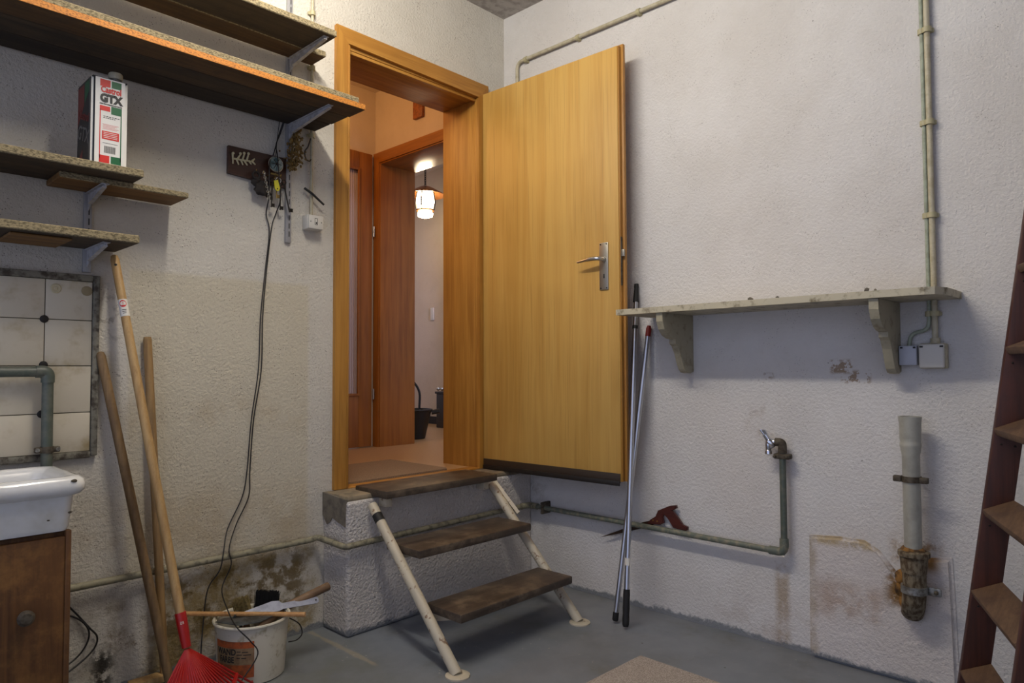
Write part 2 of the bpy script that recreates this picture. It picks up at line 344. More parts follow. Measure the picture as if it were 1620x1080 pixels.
# raised plaster patch round the drain
poly = [(-1.625, -0.0), (-1.630, 0.457), (-1.743, 0.468), (-1.827, 0.468), (-1.877, 0.440), (-1.909, 0.400), (-1.932, 0.373), (-2.003, 0.410), (-2.032, 0.442), (-2.102, 0.455), (-2.108, 0.272), (-2.113, 0.0)]
bm = prism(B(), poly, 'yz', 0.001, -0.016); bmesh.ops.bevel(bm, geom=[e for e in bm.edges if e.verts[0].co.x < -0.01 and e.verts[1].co.x < -0.01], offset=0.012, segments=3, affect='EDGES')
tag(obj('plaster_patch', bm, 'plaster_patch'), 'raised stained plaster patch low on the wall around the drain', 'plaster patch', kind='structure')
# plinth under the doorway
PX, PY = -1.125, -0.19
pl = thing('doorway_plinth', 'white rough plastered concrete plinth under the doorway', 'plinth', (PX, 0, 0), kind='structure')
bm = box(B(), PX, 0.0, PY, 0.0, 0, HZ - 0.022, 0.012, 2); obj('plaster_body', bm, 'plaster_plinth', pl, smooth=False)
bm = box(B(), PX + 0.004, -0.001, PY + 0.006, -0.0, HZ - 0.028, HZ - 0.002, 0.010, 2); o = obj('cement_top', bm, 'worn_cement', pl); o['label'] = 'bare worn cement top surface'
mort = [(-0.003, 0.572), (-0.003, 0.478), (-0.036, 0.440), (-0.060, 0.452), (-0.078, 0.474), (-0.120, 0.462), (-0.176, 0.448), (-0.180, 0.560)]
o = obj('broken_corner', prism(B(), mort, 'yz', PX - 0.004, PX + 0.02), 'cement', pl, smooth=False); o['label'] = 'grey bare mortar where the plaster broke off'

# ------------------------------------------------------------------ hall behind the doorway
tag(obj('floor_hall', box(box(B(), -1.6, 1.7, TH, 3.1, HZ - 0.1, HZ), -1.044, -0.176, 0.001, TH, HZ - 0.029, HZ), 'hall_floor', smooth=False), 'tan speckled floor of the lit hall beyond the doorway', 'floor', kind='structure')
tag(obj('ceiling_hall', box(B(), -1.6, 1.7, TH, 3.1, 3.005, 3.1), 'plaster_hall', smooth=False), 'warm lit ceiling of the hall beyond the doorway', 'ceiling', kind='structure')
bm = B(); box(bm, -1.6, -1.1, 1.27, 1.42, HZ, 3.005); box(bm, -0.01, 0.03, 1.27, 1.42, HZ, 3.005); box(bm, -1.1, -0.01, 1.27, 1.42, 2.565, 3.005)
tag(obj('wall_hall_back', bm, 'plaster_hall', smooth=False), 'warm lit wallpapered wall above the glazed hall door', 'wall', kind='structure')
bm = B(); box(bm, 0.03, 0.29, TH, 0.40, HZ, 3.005); box(bm, 0.03, 0.29, 1.21, 1.42, HZ, 3.005); box(bm, 0.03, 0.29, 0.40, 1.21, 2.52, 3.005)
tag(obj('wall_hall_right', bm, 'plaster_hall', smooth=False), 'warm lit wallpapered wall above the inner passage', 'wall', kind='structure')
tag(obj('wall_hall_left', box(B(), -1.7, -1.6, TH, 3.1, HZ, 3.005), 'plaster_hall', smooth=False), 'wallpapered wall on the hidden side of the hall', 'wall', kind='structure')
bm = B(); box(bm, 1.52, 1.62, 0.2, 3.1, HZ, 3.005); box(bm, 1.44, 1.52, 0.2, 2.10, HZ, 3.005)
tag(obj('wall_corridor_end', bm, 'plaster_hall', smooth=False), 'pale wall behind the lit lantern', 'wall', kind='structure')
tag(obj('wall_corridor_far', box(B(), 0.03, 1.62, 3.0, 3.1, HZ, 3.005), 'plaster_hall', smooth=False), 'far wall closing the corridor behind the lantern', 'wall', kind='structure')
bm = B(); box(bm, 1.505, 1.519, 2.115, 3.0, HZ, HZ + 0.07); box(bm, 1.425, 1.439, 0.2, 2.10, HZ, HZ + 0.07); box(bm, 1.425, 1.519, 2.101, 2.115, HZ, HZ + 0.07)
tag(obj('baseboard_corridor', bm, 'hall_black', smooth=False), 'dark skirting at the foot of the corridor wall', 'baseboard', kind='structure')
# glazed door in the hall's back wall
d2 = thing('door_2', 'brown hall door with a tall ribbed glass panel', 'door', (-0.5, 1.26, HZ), kind='structure')
obj('stile', box(B(), -0.115, -0.012, 1.245, 1.285, HZ + 0.006, 2.558, 0.003), 'inner_wood', d2); obj('stile', box(B(), -1.095, -0.99, 1.245, 1.285, HZ + 0.006, 2.558, 0.003), 'inner_wood', d2)
obj('top_rail', box(B(), -0.99, -0.115, 1.245, 1.285, 2.43, 2.558, 0.003), 'inner_wood', d2); obj('bottom_rail', box(B(), -0.99, -0.115, 1.245, 1.285, HZ + 0.006, 0.935, 0.003), 'inner_wood', d2)
bm = B()
for k in range(60): tube(bm, [(-0.99 + 0.0146 * (k + 0.5), 1.268, 0.935), (-0.99 + 0.0146 * (k + 0.5), 1.268, 2.43)], 0.0078, 6)
o = obj('ribbed_pane', bm, 'ribbed_glass', d2); o['label'] = 'greyish ribbed glass'
bm = B(); box(bm, -0.128, -0.113, 1.236, 1.247, 0.92, 2.445, 0.002); box(bm, -0.99, -0.128, 1.236, 1.247, 0.92, 0.937, 0.002); box(bm, -0.99, -0.128, 1.236, 1.247, 2.428, 2.445, 0.002); obj('glazing_bead', bm, 'inner_wood', d2)
for z in (0.93, 2.03): obj('hinge', tube(B(), [(-0.004, 1.236, z - 0.035), (-0.004, 1.236, z + 0.035)], 0.006, 10), 'aluminium_dull', d2)
# frame of the inner passage
t3 = thing('trim_2', 'brown wooden frame round the passage to the lantern', 'door frame', (0.1, 0.8, HZ), kind='structure')
obj('casing', prism(B(), [(1.265, HZ), (1.205, HZ), (1.205, 2.50), (1.265, 2.57)], 'yz', 0.012, 0.03), 'inner_wood', t3)
obj('casing', prism(B(), [(0.345, HZ), (0.41, HZ), (0.41, 2.50), (0.345, 2.57)], 'yz', 0.012, 0.03), 'inner_wood', t3)
obj('head_casing', prism(B(), [(0.345, 2.57), (0.41, 2.50), (1.205, 2.50), (1.265, 2.57)], 'yz', 0.012, 0.03), 'inner_wood_across', t3)
obj('lining', box(B(), 0.02, 0.315, 1.195, 1.215, HZ, 2.505, 0.002), 'inner_wood', t3); obj('lining', box(B(), 0.02, 0.315, 0.40, 0.42, HZ, 2.505, 0.002), 'inner_wood', t3)
obj('head_lining', box(B(), 0.02, 0.315, 0.42, 1.195, 2.49, 2.515, 0.002), 'inner_wood_across', t3)
# wall plaque above the passage
tag(obj('wall_plaque', box(B(), 0.008, 0.029, 0.735, 0.83, 2.70, 2.86, 0.003), 'plaque_wood'), 'small brown wooden plaque high on the hall wall', 'plaque')
# lantern
LX, LY, LZ = 0.95, 1.86, 2.40
la = thing('hanging_lantern', 'lit hanging lantern with brass shade glowing beyond the doorway', 'lamp', (LX, LY, LZ))
obj('shade', lathe(B(), [(0.035, 0.235), (0.06, 0.225), (0.165, 0.165), (0.17, 0.158), (0.163, 0.158), (0.055, 0.215), (0.03, 0.22)], (LX, LY, LZ), 32), 'lamp_brass', la)
obj('glass_body', lathe(B(), [(0.035, 0.035), (0.062, 0.05), (0.075, 0.10), (0.07, 0.16), (0.05, 0.205)], (LX, LY, LZ), 24), 'lamp_glass_lit', la)
obj('glass_foot', lathe(B(), [(0.03, -0.03), (0.06, -0.02), (0.066, 0.005), (0.05, 0.025)], (LX, LY, LZ), 24), 'lamp_glass_lit', la)
obj('collar', lathe(B(), [(0.068, 0.022), (0.078, 0.028), (0.078, 0.036), (0.068, 0.042)], (LX, LY, LZ), 24), 'lamp_brass', la)
for k in range(4):
    a = k * PI / 2 + 0.5
    obj('bar', tube(B(), [(LX + 0.078 * math.cos(a), LY + 0.078 * math.sin(a), LZ + 0.03), (LX + 0.088 * math.cos(a), LY + 0.088 * math.sin(a), LZ + 0.10), (LX + 0.07 * math.cos(a), LY + 0.07 * math.sin(a), LZ + 0.21)], 0.006, 8), 'key_iron', la)
bm = B()
for k in range(19):
    a = bmesh.new(); tube(a, [(0.008 * math.cos(i * PI / 5), 0, 0.014 * math.sin(i * PI / 5)) for i in range(11)], 0.0028, 6, False); merge(bm, a, Matrix.Translation((LX, LY, LZ + 0.247 + k * 0.019)) @ Matrix.Rotation(k * PI / 2, 4, 'Z'))
obj('chain', bm, 'key_iron', la)
# black pail in the corridor
bx, by = 0.53, 1.47
pa = thing('coal_scuttle', 'black tapered bucket with a curved scoop handle in the corridor', 'bucket', (bx, by, HZ))
obj('body', lathe(B(), [(0.075, 0.0), (0.08, 0.004), (0.125, 0.20), (0.13, 0.215), (0.122, 0.215), (0.075, 0.012)], (bx, by, HZ), 28), 'hall_black', pa)
obj('rim', tube(B(), [(bx + 0.128 * math.cos(i * PI / 14), by + 0.128 * math.sin(i * PI / 14), HZ + 0.215) for i in range(29)], 0.008, 8), 'black_plastic', pa)
obj('scoop_handle', tube(B(), fillet([(bx + 0.02, by - 0.02, HZ + 0.05), (bx + 0.03, by - 0.03, HZ + 0.36), (bx - 0.02, by + 0.02, HZ + 0.45), (bx - 0.09, by + 0.08, HZ + 0.46)], 0.08), 0.009, 8), 'hall_black', pa)
obj('spout', tube(B(), [(bx + 0.09, by - 0.09, HZ + 0.195), (bx + 0.135, by - 0.13, HZ + 0.205)], 0.018, 10), 'black_plastic', pa)
# dark heater foot at the corridor wall
ht = thing('dark_cabinet', 'narrow dark cabinet with bright knobs against the corridor wall', 'cabinet', (1.33, 1.86, HZ))
obj('body', box(B(), 1.26, 1.42, 1.60, 2.085, HZ, HZ + 0.30, 0.004), 'hall_black', ht); obj('top', box(B(), 1.25, 1.42, 1.59, 2.095, HZ + 0.30, HZ + 0.32, 0.004), 'hall_black', ht)
for k in range(3): obj('knob', sphere(B(), (1.252, 1.95 + k * 0.05, HZ + 0.345), 0.018), 'aluminium_dull', ht)
tag(obj('light_switch', box(B(), 1.508, 1.519, 2.42, 2.47, 1.56, 1.68, 0.003), 'box_white'), 'small pale light switch on the corridor wall', 'switch')
# door mat just inside
hm = thing('hall_doormat', 'speckled brown doormat just inside the doorway', 'doormat', (-0.66, 0.3, HZ))
obj('mat_pile', prism(B(), [(-1.0, 0.07), (-0.94, 0.05), (-0.38, 0.05), (-0.36, 0.08), (-0.36, 0.56), (-1.0, 0.56)], 'xy', HZ + 0.0005, HZ + 0.012), 'hall_mat', hm, smooth=False)

# ------------------------------------------------------------------ main door frame
t1 = thing('trim_1', 'honey coloured wooden frame lining the main doorway', 'door frame', (-0.61, 0.0, HZ), kind='structure')
obj('casing', prism(B(), [(-1.082, HZ), (-1.020, HZ), (-1.020, 2.562), (-1.082, 2.632)], 'xz', -0.020, -0.0005), 'frame_wood', t1)
obj('casing', prism(B(), [(-0.142, HZ), (-0.214, HZ), (-0.214, 2.548), (-0.142, 2.626)], 'xz', -0.020, -0.0005), 'frame_wood', t1)
obj('head_casing', prism(B(), [(-1.082, 2.632), (-1.020, 2.562), (-0.214, 2.548), (-0.142, 2.626)], 'xz', -0.020, -0.0005), 'frame_wood_across', t1)
obj('lining', box(B(), -1.044, -1.020, -0.0004, TH + 0.002, HZ, 2.56, 0.001), 'frame_wood', t1); obj('lining', box(B(), -0.205, -0.176, 0.012, TH + 0.002, HZ, 2.56, 0.001), 'frame_wood', t1)
obj('rebate_strip', box(B(), -0.214, -0.178, -0.0004, 0.014, HZ, 2.545, 0.003), 'frame_wood', t1)
obj('head_lining', box(B(), -1.020, -0.205, -0.0003, TH + 0.002, 2.545, 2.575, 0.001), 'frame_wood_across', t1)
obj('head_rebate', box(B(), -1.020, -0.214, 0.004, 0.018, 2.530, 2.546, 0.003), 'frame_wood_across', t1)
obj('strike_plate', box(B(), -1.0205, -1.0175, -0.018, 0.010, 1.505, 1.660, 0.001), 'brass', t1)
obj('inner_edge_bead', box(B(), -1.024, -1.014, -0.024, -0.016, HZ + 0.004, 2.555, 0.002), 'frame_wood', t1)
obj('threshold', box(B(), -1.020, -0.205, -0.020, 0.06, HZ - 0.012, HZ + 0.003, 0.003), 'frame_wood_across', t1)

# ------------------------------------------------------------------ the open door leaf (local: s along the leaf, d depth towards the wall)
HX, HY = -0.190, -0.026
ANG = math.radians(2.3)
DM = Matrix.Translation((HX, HY, 0)) @ Matrix.Rotation(ANG, 4, 'Z')
def leaf(bm): bmesh.ops.transform(bm, matrix=DM, verts=bm.verts); return bm
def lbox(bm, s0, s1, d0, d1, z0, z1, bev=0.0): return box(bm, d0, d1, -s1, -s0, z0, z1, bev)
dr = thing('door_1', 'open flush yellow-brown veneered wooden door with steel handle', 'door', (HX, HY, 0.58), kind='structure')
DZ0, DZ1 = 0.592, 2.566
obj('leaf', leaf(lbox(B(), 0.0, 0.845, 0.0, 0.024, DZ0, DZ1, 0.0015)), 'door_veneer', dr)
obj('rebate_lip', leaf(lbox(B(), 0.0, 0.862, 0.024, 0.042, DZ0, DZ1 + 0.012, 0.002)), 'frame_wood', dr)
obj('edge_strip', leaf(lbox(B(), 0.845, 0.8505, 0.004, 0.024, DZ0, DZ1, 0.001)), 'frame_wood', dr)
o = obj('bottom_seal', leaf(lbox(B(), 0.003, 0.842, -0.006, 0.0, DZ0 - 0.006, DZ0 + 0.036, 0.001)), 'seal_brown', dr); o['label'] = 'dark brown seal strip'
obj('seal_lip', leaf(lbox(B(), 0.003, 0.842, -0.011, -0.004, DZ0 - 0.018, DZ0 + 0.004, 0.002)), 'seal_dark', dr)
hp = obj('handle_plate', leaf(lbox(B(), 0.742, 0.790, -0.006, 0.0, 1.455, 1.672, 0.002)), 'aluminium_dull', dr)
for z in (1.664, 1.463):
    for s_ in (0.75, 0.782): obj('screw', leaf(lathe(B(), [(0.0035, 0), (0.003, 0.0015)], (-0.006, -s_, z), 10, aim((-1, 0, 0)))), 'key_iron', hp)
obj('keyhole', leaf(lbox(B(), 0.764, 0.771, -0.0068, -0.004, 1.508, 1.528, 0.001)), 'dark_print', hp)
lev = B(); pts = fillet([(-0.004, -0.767, 1.595), (-0.045, -0.767, 1.595), (-0.048, -0.72, 1.596), (-0.046, -0.648, 1.588)], 0.02)
tube(lev, pts, [0.0095] * (len(pts) - 3) + [0.009, 0.0075, 0.0055], 12); obj('lever', leaf(lev), 'aluminium', hp)
obj('rose', leaf(lathe(B(), [(0.014, 0), (0.014, 0.006), (0.011, 0.010)], (-0.006, -0.767, 1.595), 18, aim((-1, 0, 0)))), 'aluminium_dull', hp)
lk = obj('lock_face', leaf(lbox(B(), 0.8505, 0.8525, 0.005, 0.019, 1.47, 1.69, 0.0005)), 'old_iron', dr)
obj('latch', leaf(box(B(), 0.006, 0.018, -0.866, -0.852, 1.600, 1.632, 0.002)), 'aluminium_dull', lk)
for z in (0.85, 2.25): obj('hinge', tube(B(), [(-0.172, -0.032, z - 0.04), (-0.172, -0.032, z + 0.04)], 0.0065, 10), 'brass', dr)

# ------------------------------------------------------------------ steps
st = thing('entry_steps', 'three dark wooden treads on white painted steel tube stringers', 'steps', (-0.69, -0.45, 0))
TX0, TX1 = -1.005, -0.352
for k, (z, yf, yb) in enumerate(((0.592, -0.290, -0.060), (0.388, -0.508, -0.290), (0.198, -0.748, -0.545))):
    o = obj('tread', box(B(), TX0, TX1, yf, yb, z - 0.034, z, 0.007, 2), 'tread_wood', st)
    if k:
        for x in (TX0 + 0.02, TX1 - 0.045): obj('tread_bracket', prism(B(), [(yb - 0.01, z - 0.035), (yf + 0.05, z - 0.035), (yb - 0.01, z - 0.075)], 'yz', x, x + 0.006), 'stair_paint', st)
    else:
        for x in (TX0 + 0.03, TX1 - 0.05): obj('cleat', box(B(), x, x + 0.035, -0.245, -0.191, 0.515, 0.557, 0.004), 'stair_paint', st)
for x, x2 in ((-1.045, -1.020), (-0.340, -0.318)):
    o = obj('stringer', tube(B(), [(x, -0.772, 0.004), (x2, -0.212, 0.528)], 0.0205, 18), 'stair_paint', st)
    obj('foot_plate', lathe(B(), [(0.045, 0.0), (0.045, 0.005), (0.042, 0.007), (0.022, 0.008)], (x, -0.775, 0.0), 28), 'stair_paint', st)
    if x < -1: 
        a = Vector((x, -0.772, 0.004)); b = Vector((x2, -0.212, 0.528)); p = a.lerp(b, 0.885); q = a.lerp(b, 0.935)
        o = obj('black_tape', tube(B(), [p, q], 0.0212, 18), 'black_rubber', st); o['label'] = 'strip of black tape'
obj('flat_bar', tube(B(), [(-0.300, -0.212, 0.545), (-0.282, -0.36, 0.402)], 0.012, 4), 'stair_paint', st)

# ------------------------------------------------------------------ water pipe round the room
wp = thing('water_pipe', 'thin greenish water pipe running low along both walls', 'pipe', (-1.2, 0, 0.387))
ZP = 0.387
path = [(-2.156, -0.032, ZP), (-1.20, -0.032, ZP), (-1.172, -0.032, ZP + 0.006), (-1.150, -0.10, ZP - 0.006), (-1.150, PY - 0.022, ZP - 0.010), (-1.09, PY - 0.022, ZP - 0.008), (-0.33, PY - 0.020, ZP), (-0.035, PY - 0.020, ZP)]
obj('pipe_run', tube(B(), fillet(path[:7] + [(-0.045, PY - 0.020, ZP)], 0.022, 5), 0.0125, 12), 'pipe_painted', wp)
obj('elbow', tube(B(), fillet([(-0.10, PY - 0.020, ZP), (-0.042, PY - 0.020, ZP), (-0.042, PY - 0.08, ZP)], 0.035, 6), 0.0160, 12), 'pipe_painted', wp)
obj('pipe_run', tube(B(), fillet([(-0.042, PY - 0.04, ZP), (-0.042, -1.548, 0.382)], 0.02), 0.0125, 12), 'pipe_green', wp)
obj('elbow', tube(B(), fillet([(-0.042, -1.49, 0.382), (-0.042, -1.548, 0.382), (-0.042, -1.548, 0.435)], 0.030, 6), 0.0170, 12), 'pipe_green', wp)
obj('riser', tube(B(), [(-0.042, -1.548, 0.40), (-0.042, -1.548, 0.775)], 0.0125, 12), 'pipe_dark_green', wp)
obj('elbow', tube(B(), fillet([(-0.042, -1.548, 0.765), (-0.042, -1.548, 0.806), (-0.044, -1.522, 0.806)], 0.030, 6), 0.0165, 12), 'old_iron', wp)
for (x, y, z, ax) in ((-0.042, -0.316, ZP, 'z'), (-0.042, -1.548, 0.752, 'y')):
    bm = B(); 
    if ax == 'z': box(bm, -0.062, -0.0, y - 0.008, y + 0.008, z - 0.03, z + 0.03, 0.004)
    else: box(bm, -0.058, -0.022, y - 0.032, y + 0.032, z - 0.010, z + 0.010, 0.005); box(bm, -0.022, 0.0, y - 0.006, y + 0.006, z - 0.006, z + 0.006)
    obj('pipe_clamp', bm, 'old_iron', wp)
    for s_ in (-1, 1): obj('clamp_screw', sphere(B(), (-0.062, y + (0.024 * s_ if ax == 'y' else 0), z + (0.024 * s_ if ax == 'z' else 0)), 0.0075, 1), 'old_iron', wp)
tp = thing('tap', 'chrome lever tap on the wall pipe', 'tap', (-0.044, -1.51, 0.80))
obj('body', tube(B(), [(-0.044, -1.524, 0.806), (-0.046, -1.508, 0.806)], [0.011, 0.012], 14), 'chrome', tp)
obj('valve_body', lathe(B(), [(0.012, -0.018), (0.016, -0.012), (0.016, 0.012), (0.012, 0.018)], (-0.048, -1.504, 0.800), 18, aim((-0.3, 0.5, 0.8))), 'chrome', tp)
obj('spout', lathe(B(), [(0.011, 0.0), (0.014, 0.003), (0.014, 0.016), (0.011, 0.018), (0.012, 0.022), (0.012, 0.045)], (-0.053, -1.497, 0.756), 18), 'chrome', tp)
lv = B()
for dx in (-0.009, 0.0, 0.009): tube(lv, [(-0.054, -1.496 + dx * 0.5, 0.820), (-0.062 + dx * 0.3, -1.478 + dx, 0.852)], 0.0050, 8)
tube(lv, [(-0.049, -1.504, 0.802), (-0.058, -1.487, 0.834)], 0.0110, 12); obj('lever', lv, 'chrome', tp)

# ------------------------------------------------------------------ drain
DY = -2.005; DX = -0.085; KD = 0.82
def lk_(pr): return [(r * KD, z) for r, z in pr]
dn = thing('drain_pipe', 'grey plastic waste pipe standing in a rusty cemented socket', 'drain pipe', (DX, DY, 0.22))
obj('pipe', lathe(B(), lk_([(0.033, 0.44), (0.033, 0.80), (0.0375, 0.815), (0.0375, 0.822), (0.040, 0.828), (0.040, 0.838), (0.0375, 0.843), (0.040, 0.855), (0.0405, 0.905), (0.0435, 0.925), (0.0435, 0.930), (0.038, 0.930), (0.036, 0.86)]), (DX, DY, 0), 28, cap=False), 'pvc_grey', dn)
cl = obj('clamp', lathe(B(), lk_([(0.0345, 0.708), (0.0375, 0.708), (0.0375, 0.728), (0.0345, 0.728)]), (DX, DY, 0), 24), 'old_iron', dn)

for s_ in (-1, 1): obj('clamp_ear', box(B(), DX - 0.02, DX, DY + s_ * 0.040 - 0.013, DY + s_ * 0.040 + 0.013, 0.708, 0.728, 0.003), 'old_iron', cl)
obj('clamp_stud', tube(B(), [(DX + 0.03, DY, 0.718), (0.0, DY, 0.718)], 0.006, 8), 'old_iron', cl)
def rough(bm, amp, fr):
    from mathutils import noise as N
    for v in bm.verts: v.co += Vector((N.noise(v.co * fr), N.noise(v.co * fr + Vector((7, 1, 3))), N.noise(v.co * fr + Vector((2, 9, 5))))) * amp
    return bm
obj('socket_collar', rough(lathe(B(), lk_([(0.046, 0.405), (0.049, 0.415), (0.050, 0.455), (0.058, 0.462), (0.058, 0.476), (0.046, 0.480), (0.034, 0.470)]), (DX, DY, 0), 30), 0.003, 30), 'cast_iron_dirty', dn)
obj('cement_ring', rough(lathe(B(), lk_([(0.040, 0.470), (0.046, 0.476), (0.040, 0.486), (0.034, 0.490)]), (DX, DY, 0), 30), 0.005, 40), 'rust_cement', dn)
obj('socket_body', rough(tube(B(), [(DX, DY, 0.425), (DX, DY, 0.36), (DX, DY + 0.002, 0.32), (DX + 0.015, DY + 0.008, 0.29), (DX + 0.045, DY + 0.018, 0.262), (DX + 0.085, DY + 0.024, 0.245)], [0.036, 0.0345, 0.0355, 0.036, 0.034, 0.028], 24), 0.005, 24), 'cast_iron_dirty', dn)
obj('strap', lathe(B(), lk_([(0.0475, 0.338), (0.0495, 0.338), (0.0495, 0.362), (0.0475, 0.362)]), (DX, DY, 0), 28), 'galvanized', dn)
obj('strap_ear', box(B(), DX + 0.005, DX + 0.012, DY - 0.078, DY - 0.036, 0.336, 0.364, 0.004), 'galvanized', dn); obj('strap_bolt', sphere(B(), (DX - 0.0, DY - 0.064, 0.350), 0.008, 1), 'old_iron', dn)
bm = B()
for (y, z, r) in ((DY + 0.052, 0.360, 0.020), (DY + 0.058, 0.315, 0.019), (DY + 0.056, 0.280, 0.018), (DY + 0.046, 0.258, 0.017)): sphere(bm, (-0.014, y, z), r, 3, (0.9, 1, 1.5))
obj('rust_lump', rough(bm, 0.012, 30), 'rust_cement', dn)

# ------------------------------------------------------------------ white wall shelf
sh = thing('wall_shelf', 'chipped white painted wooden shelf on two scrolled brackets', 'shelf', (0, -1.55, 1.2))
bd = [(-0.0, -0.945), (-0.262, -0.925), (-0.262, -2.098), (-0.250, -2.125), (-0.19, -2.148), (-0.0, -2.150)]
obj('board', prism(B(), bd, 'xy', 1.326, 1.350), 'shelf_paint', sh, smooth=False)
prof = [(-0.001, 1.325), (-0.252, 1.325), (-0.250, 1.290), (-0.236, 1.258), (-0.210, 1.234), (-0.178, 1.222), (-0.150, 1.218), (-0.150, 1.200), (-0.132, 1.190), (-0.112, 1.160), (-0.092, 1.116), (-0.078, 1.092), (-0.060, 1.078), (-0.030, 1.074), (-0.001, 1.082)]
for y in (-1.148, -1.962): obj('bracket', prism(B(), prof, 'xz', y, y + 0.030), 'bracket_paint', sh, smooth=False)
for (y, x, r) in ((-1.50, -0.03, 0.010), (-1.515, -0.05, 0.007), (-1.60, -0.02, 0.008), (-1.92, -0.06, 0.009), (-1.945, -0.05, 0.006)):
    obj('plaster_crumb', rough(sphere(B(), (x - 0.17, y, 1.352 + r * 0.5), r, 1), 0.004, 60), 'cement', sh)

# ------------------------------------------------------------------ conduits and boxes on the right wall
def clip(bm, c, ax, r):
    M = {'y': aim((0, 1, 0)), 'z': Matrix.Identity(4), 'x': aim((1, 0, 0))}[ax]
    lathe(bm, [(r, -0.009), (r + 0.006, -0.009), (r + 0.006, 0.009), (r, 0.009)], c, 14, M)
    return bm
cd = thing('cable_conduit', 'cream electrical conduit slanting under the ceiling above the door', 'conduit', (-0.02, -0.5, 2.76))
obj('tube_run', tube(B(), fillet([(-0.018, -0.118, 2.40), (-0.018, -0.118, 2.765), (-0.018, -0.20, 2.766), (-0.018, -2.6, 2.760)], 0.075, 8), 0.0095, 12), 'conduit_cream', cd)
for y in (-0.185, -0.540, -0.900, -1.30, -1.70): 
    bm = clip(B(), (-0.018, y, 2.763), 'y', 0.0095); box(bm, -0.012, 0, y - 0.008, y + 0.008, 2.748, 2.778, 0.002); obj('clip', bm, 'clip_cream', cd)
cv = thing('wall_conduits', 'pair of vertical conduits running down to the socket boxes', 'conduit', (-0.02, -2.065, 1.2))
obj('thin_cable', tube(B(), fillet([(-0.016, -2.056, 2.75), (-0.016, -2.056, 1.27), (-0.016, -2.052, 1.225), (-0.016, -1.998, 1.215), (-0.016, -1.991, 1.165)], 0.035, 8), 0.0065, 10), 'conduit_green', cv)
obj('thick_conduit', tube(B(), [(-0.020, -2.073, 2.75), (-0.020, -2.073, 1.185)], 0.0095, 12), 'conduit_cream', cv)
for z in (2.268, 1.944, 1.620, 1.280):
    bm = clip(B(), (-0.020, -2.073, z), 'z', 0.0095); clip(bm, (-0.016, -2.056, z), 'z', 0.0065); box(bm, -0.012, 0, -2.092, -2.044, z - 0.007, z + 0.007, 0.002); obj('clip', bm, 'clip_cream', cv)
b1 = thing('junction_box', 'small blue-grey junction box beside the shelf bracket', 'junction box', (0, -1.99, 1.14))
obj('body', box(B(), -0.040, 0, -2.020, -1.964, 1.104, 1.172, 0.004), 'box_bluegrey', b1)
for (y, z) in ((-1.972, 1.165), (-2.012, 1.165)): obj('screw', box(B(), -0.0415, -0.039, y - 0.005, y + 0.003, z - 0.003, z + 0.003), 'dark_print', b1)
b2 = thing('socket_box', 'larger cream socket box with lid under the shelf end', 'socket box', (0, -2.063, 1.14))
obj('body', box(B(), -0.036, 0, -2.108, -2.026, 1.092, 1.178, 0.006, 3), 'conduit_cream', b2); obj('lid', box(B(), -0.052, -0.036, -2.104, -2.028, 1.094, 1.176, 0.006, 3), 'box_white', b2)
obj('gland', tube(B(), [(-0.020, -2.073, 1.178), (-0.020, -2.073, 1.196)], 0.015, 14), 'conduit_cream', b2)
for y in (-2.036, -2.096): obj('screw', box(B(), -0.0535, -0.051, y - 0.006, y + 0.004, 1.164, 1.170), 'dark_print', b2)

# ------------------------------------------------------------------ poles beside the door
def along(a, b, t): return Vector(a).lerp(Vector(b), t)
a, b = (-0.268, -0.962, 0.012), (-0.016, -0.869, 1.487)
p1 = thing('telescopic_pole', 'taller silver telescopic pole with black grips beside the door', 'pole', a)
obj('outer_tube', tube(B(), [along(a, b, 0.09), along(a, b, 0.865)], 0.0115, 16), 'aluminium', p1); obj('inner_tube', tube(B(), [along(a, b, 0.86), along(a, b, 0.945)], 0.0090, 14), 'aluminium', p1)
obj('collar', tube(B(), [along(a, b, 0.858), along(a, b, 0.868)], 0.0130, 16), 'black_rubber', p1)
obj('lower_grip', tube(B(), [along(a, b, t) for t in (0.0, 0.006, 0.02, 0.035, 0.05, 0.065, 0.085, 0.10)], [0.011, 0.0145, 0.0150, 0.0138, 0.0150, 0.0138, 0.0150, 0.0135], 16), 'black_rubber', p1)
obj('upper_grip', tube(B(), [along(a, b, t) for t in (0.943, 0.95, 0.985, 0.99, 1.0)], [0.0135, 0.013, 0.0100, 0.011, 0.0105], 14), 'black_rubber', p1)
obj('paper_band', tube(B(), [along(a, b, 0.165), along(a, b, 0.185)], 0.0120, 16), 'paper_white', p1)
a, b = (-0.240, -0.889, 0.011), (-0.018, -0.936, 1.290)
p2 = thing('broom_pole', 'shorter silver pole with a dark red end cap beside the door', 'pole', a)
obj('tube', tube(B(), [along(a, b, 0.02), along(a, b, 0.965)], 0.0110, 16), 'aluminium', p2); obj('red_cap', tube(B(), [along(a, b, t) for t in (0.962, 0.965, 0.99, 1.0)], [0.0120, 0.0125, 0.0125, 0.008], 16), 'red_cap', p2)
obj('foot_cap', tube(B(), [along(a, b, t) for t in (0.0, 0.004, 0.028)], [0.010, 0.0135, 0.0130], 16), 'black_rubber', p2)

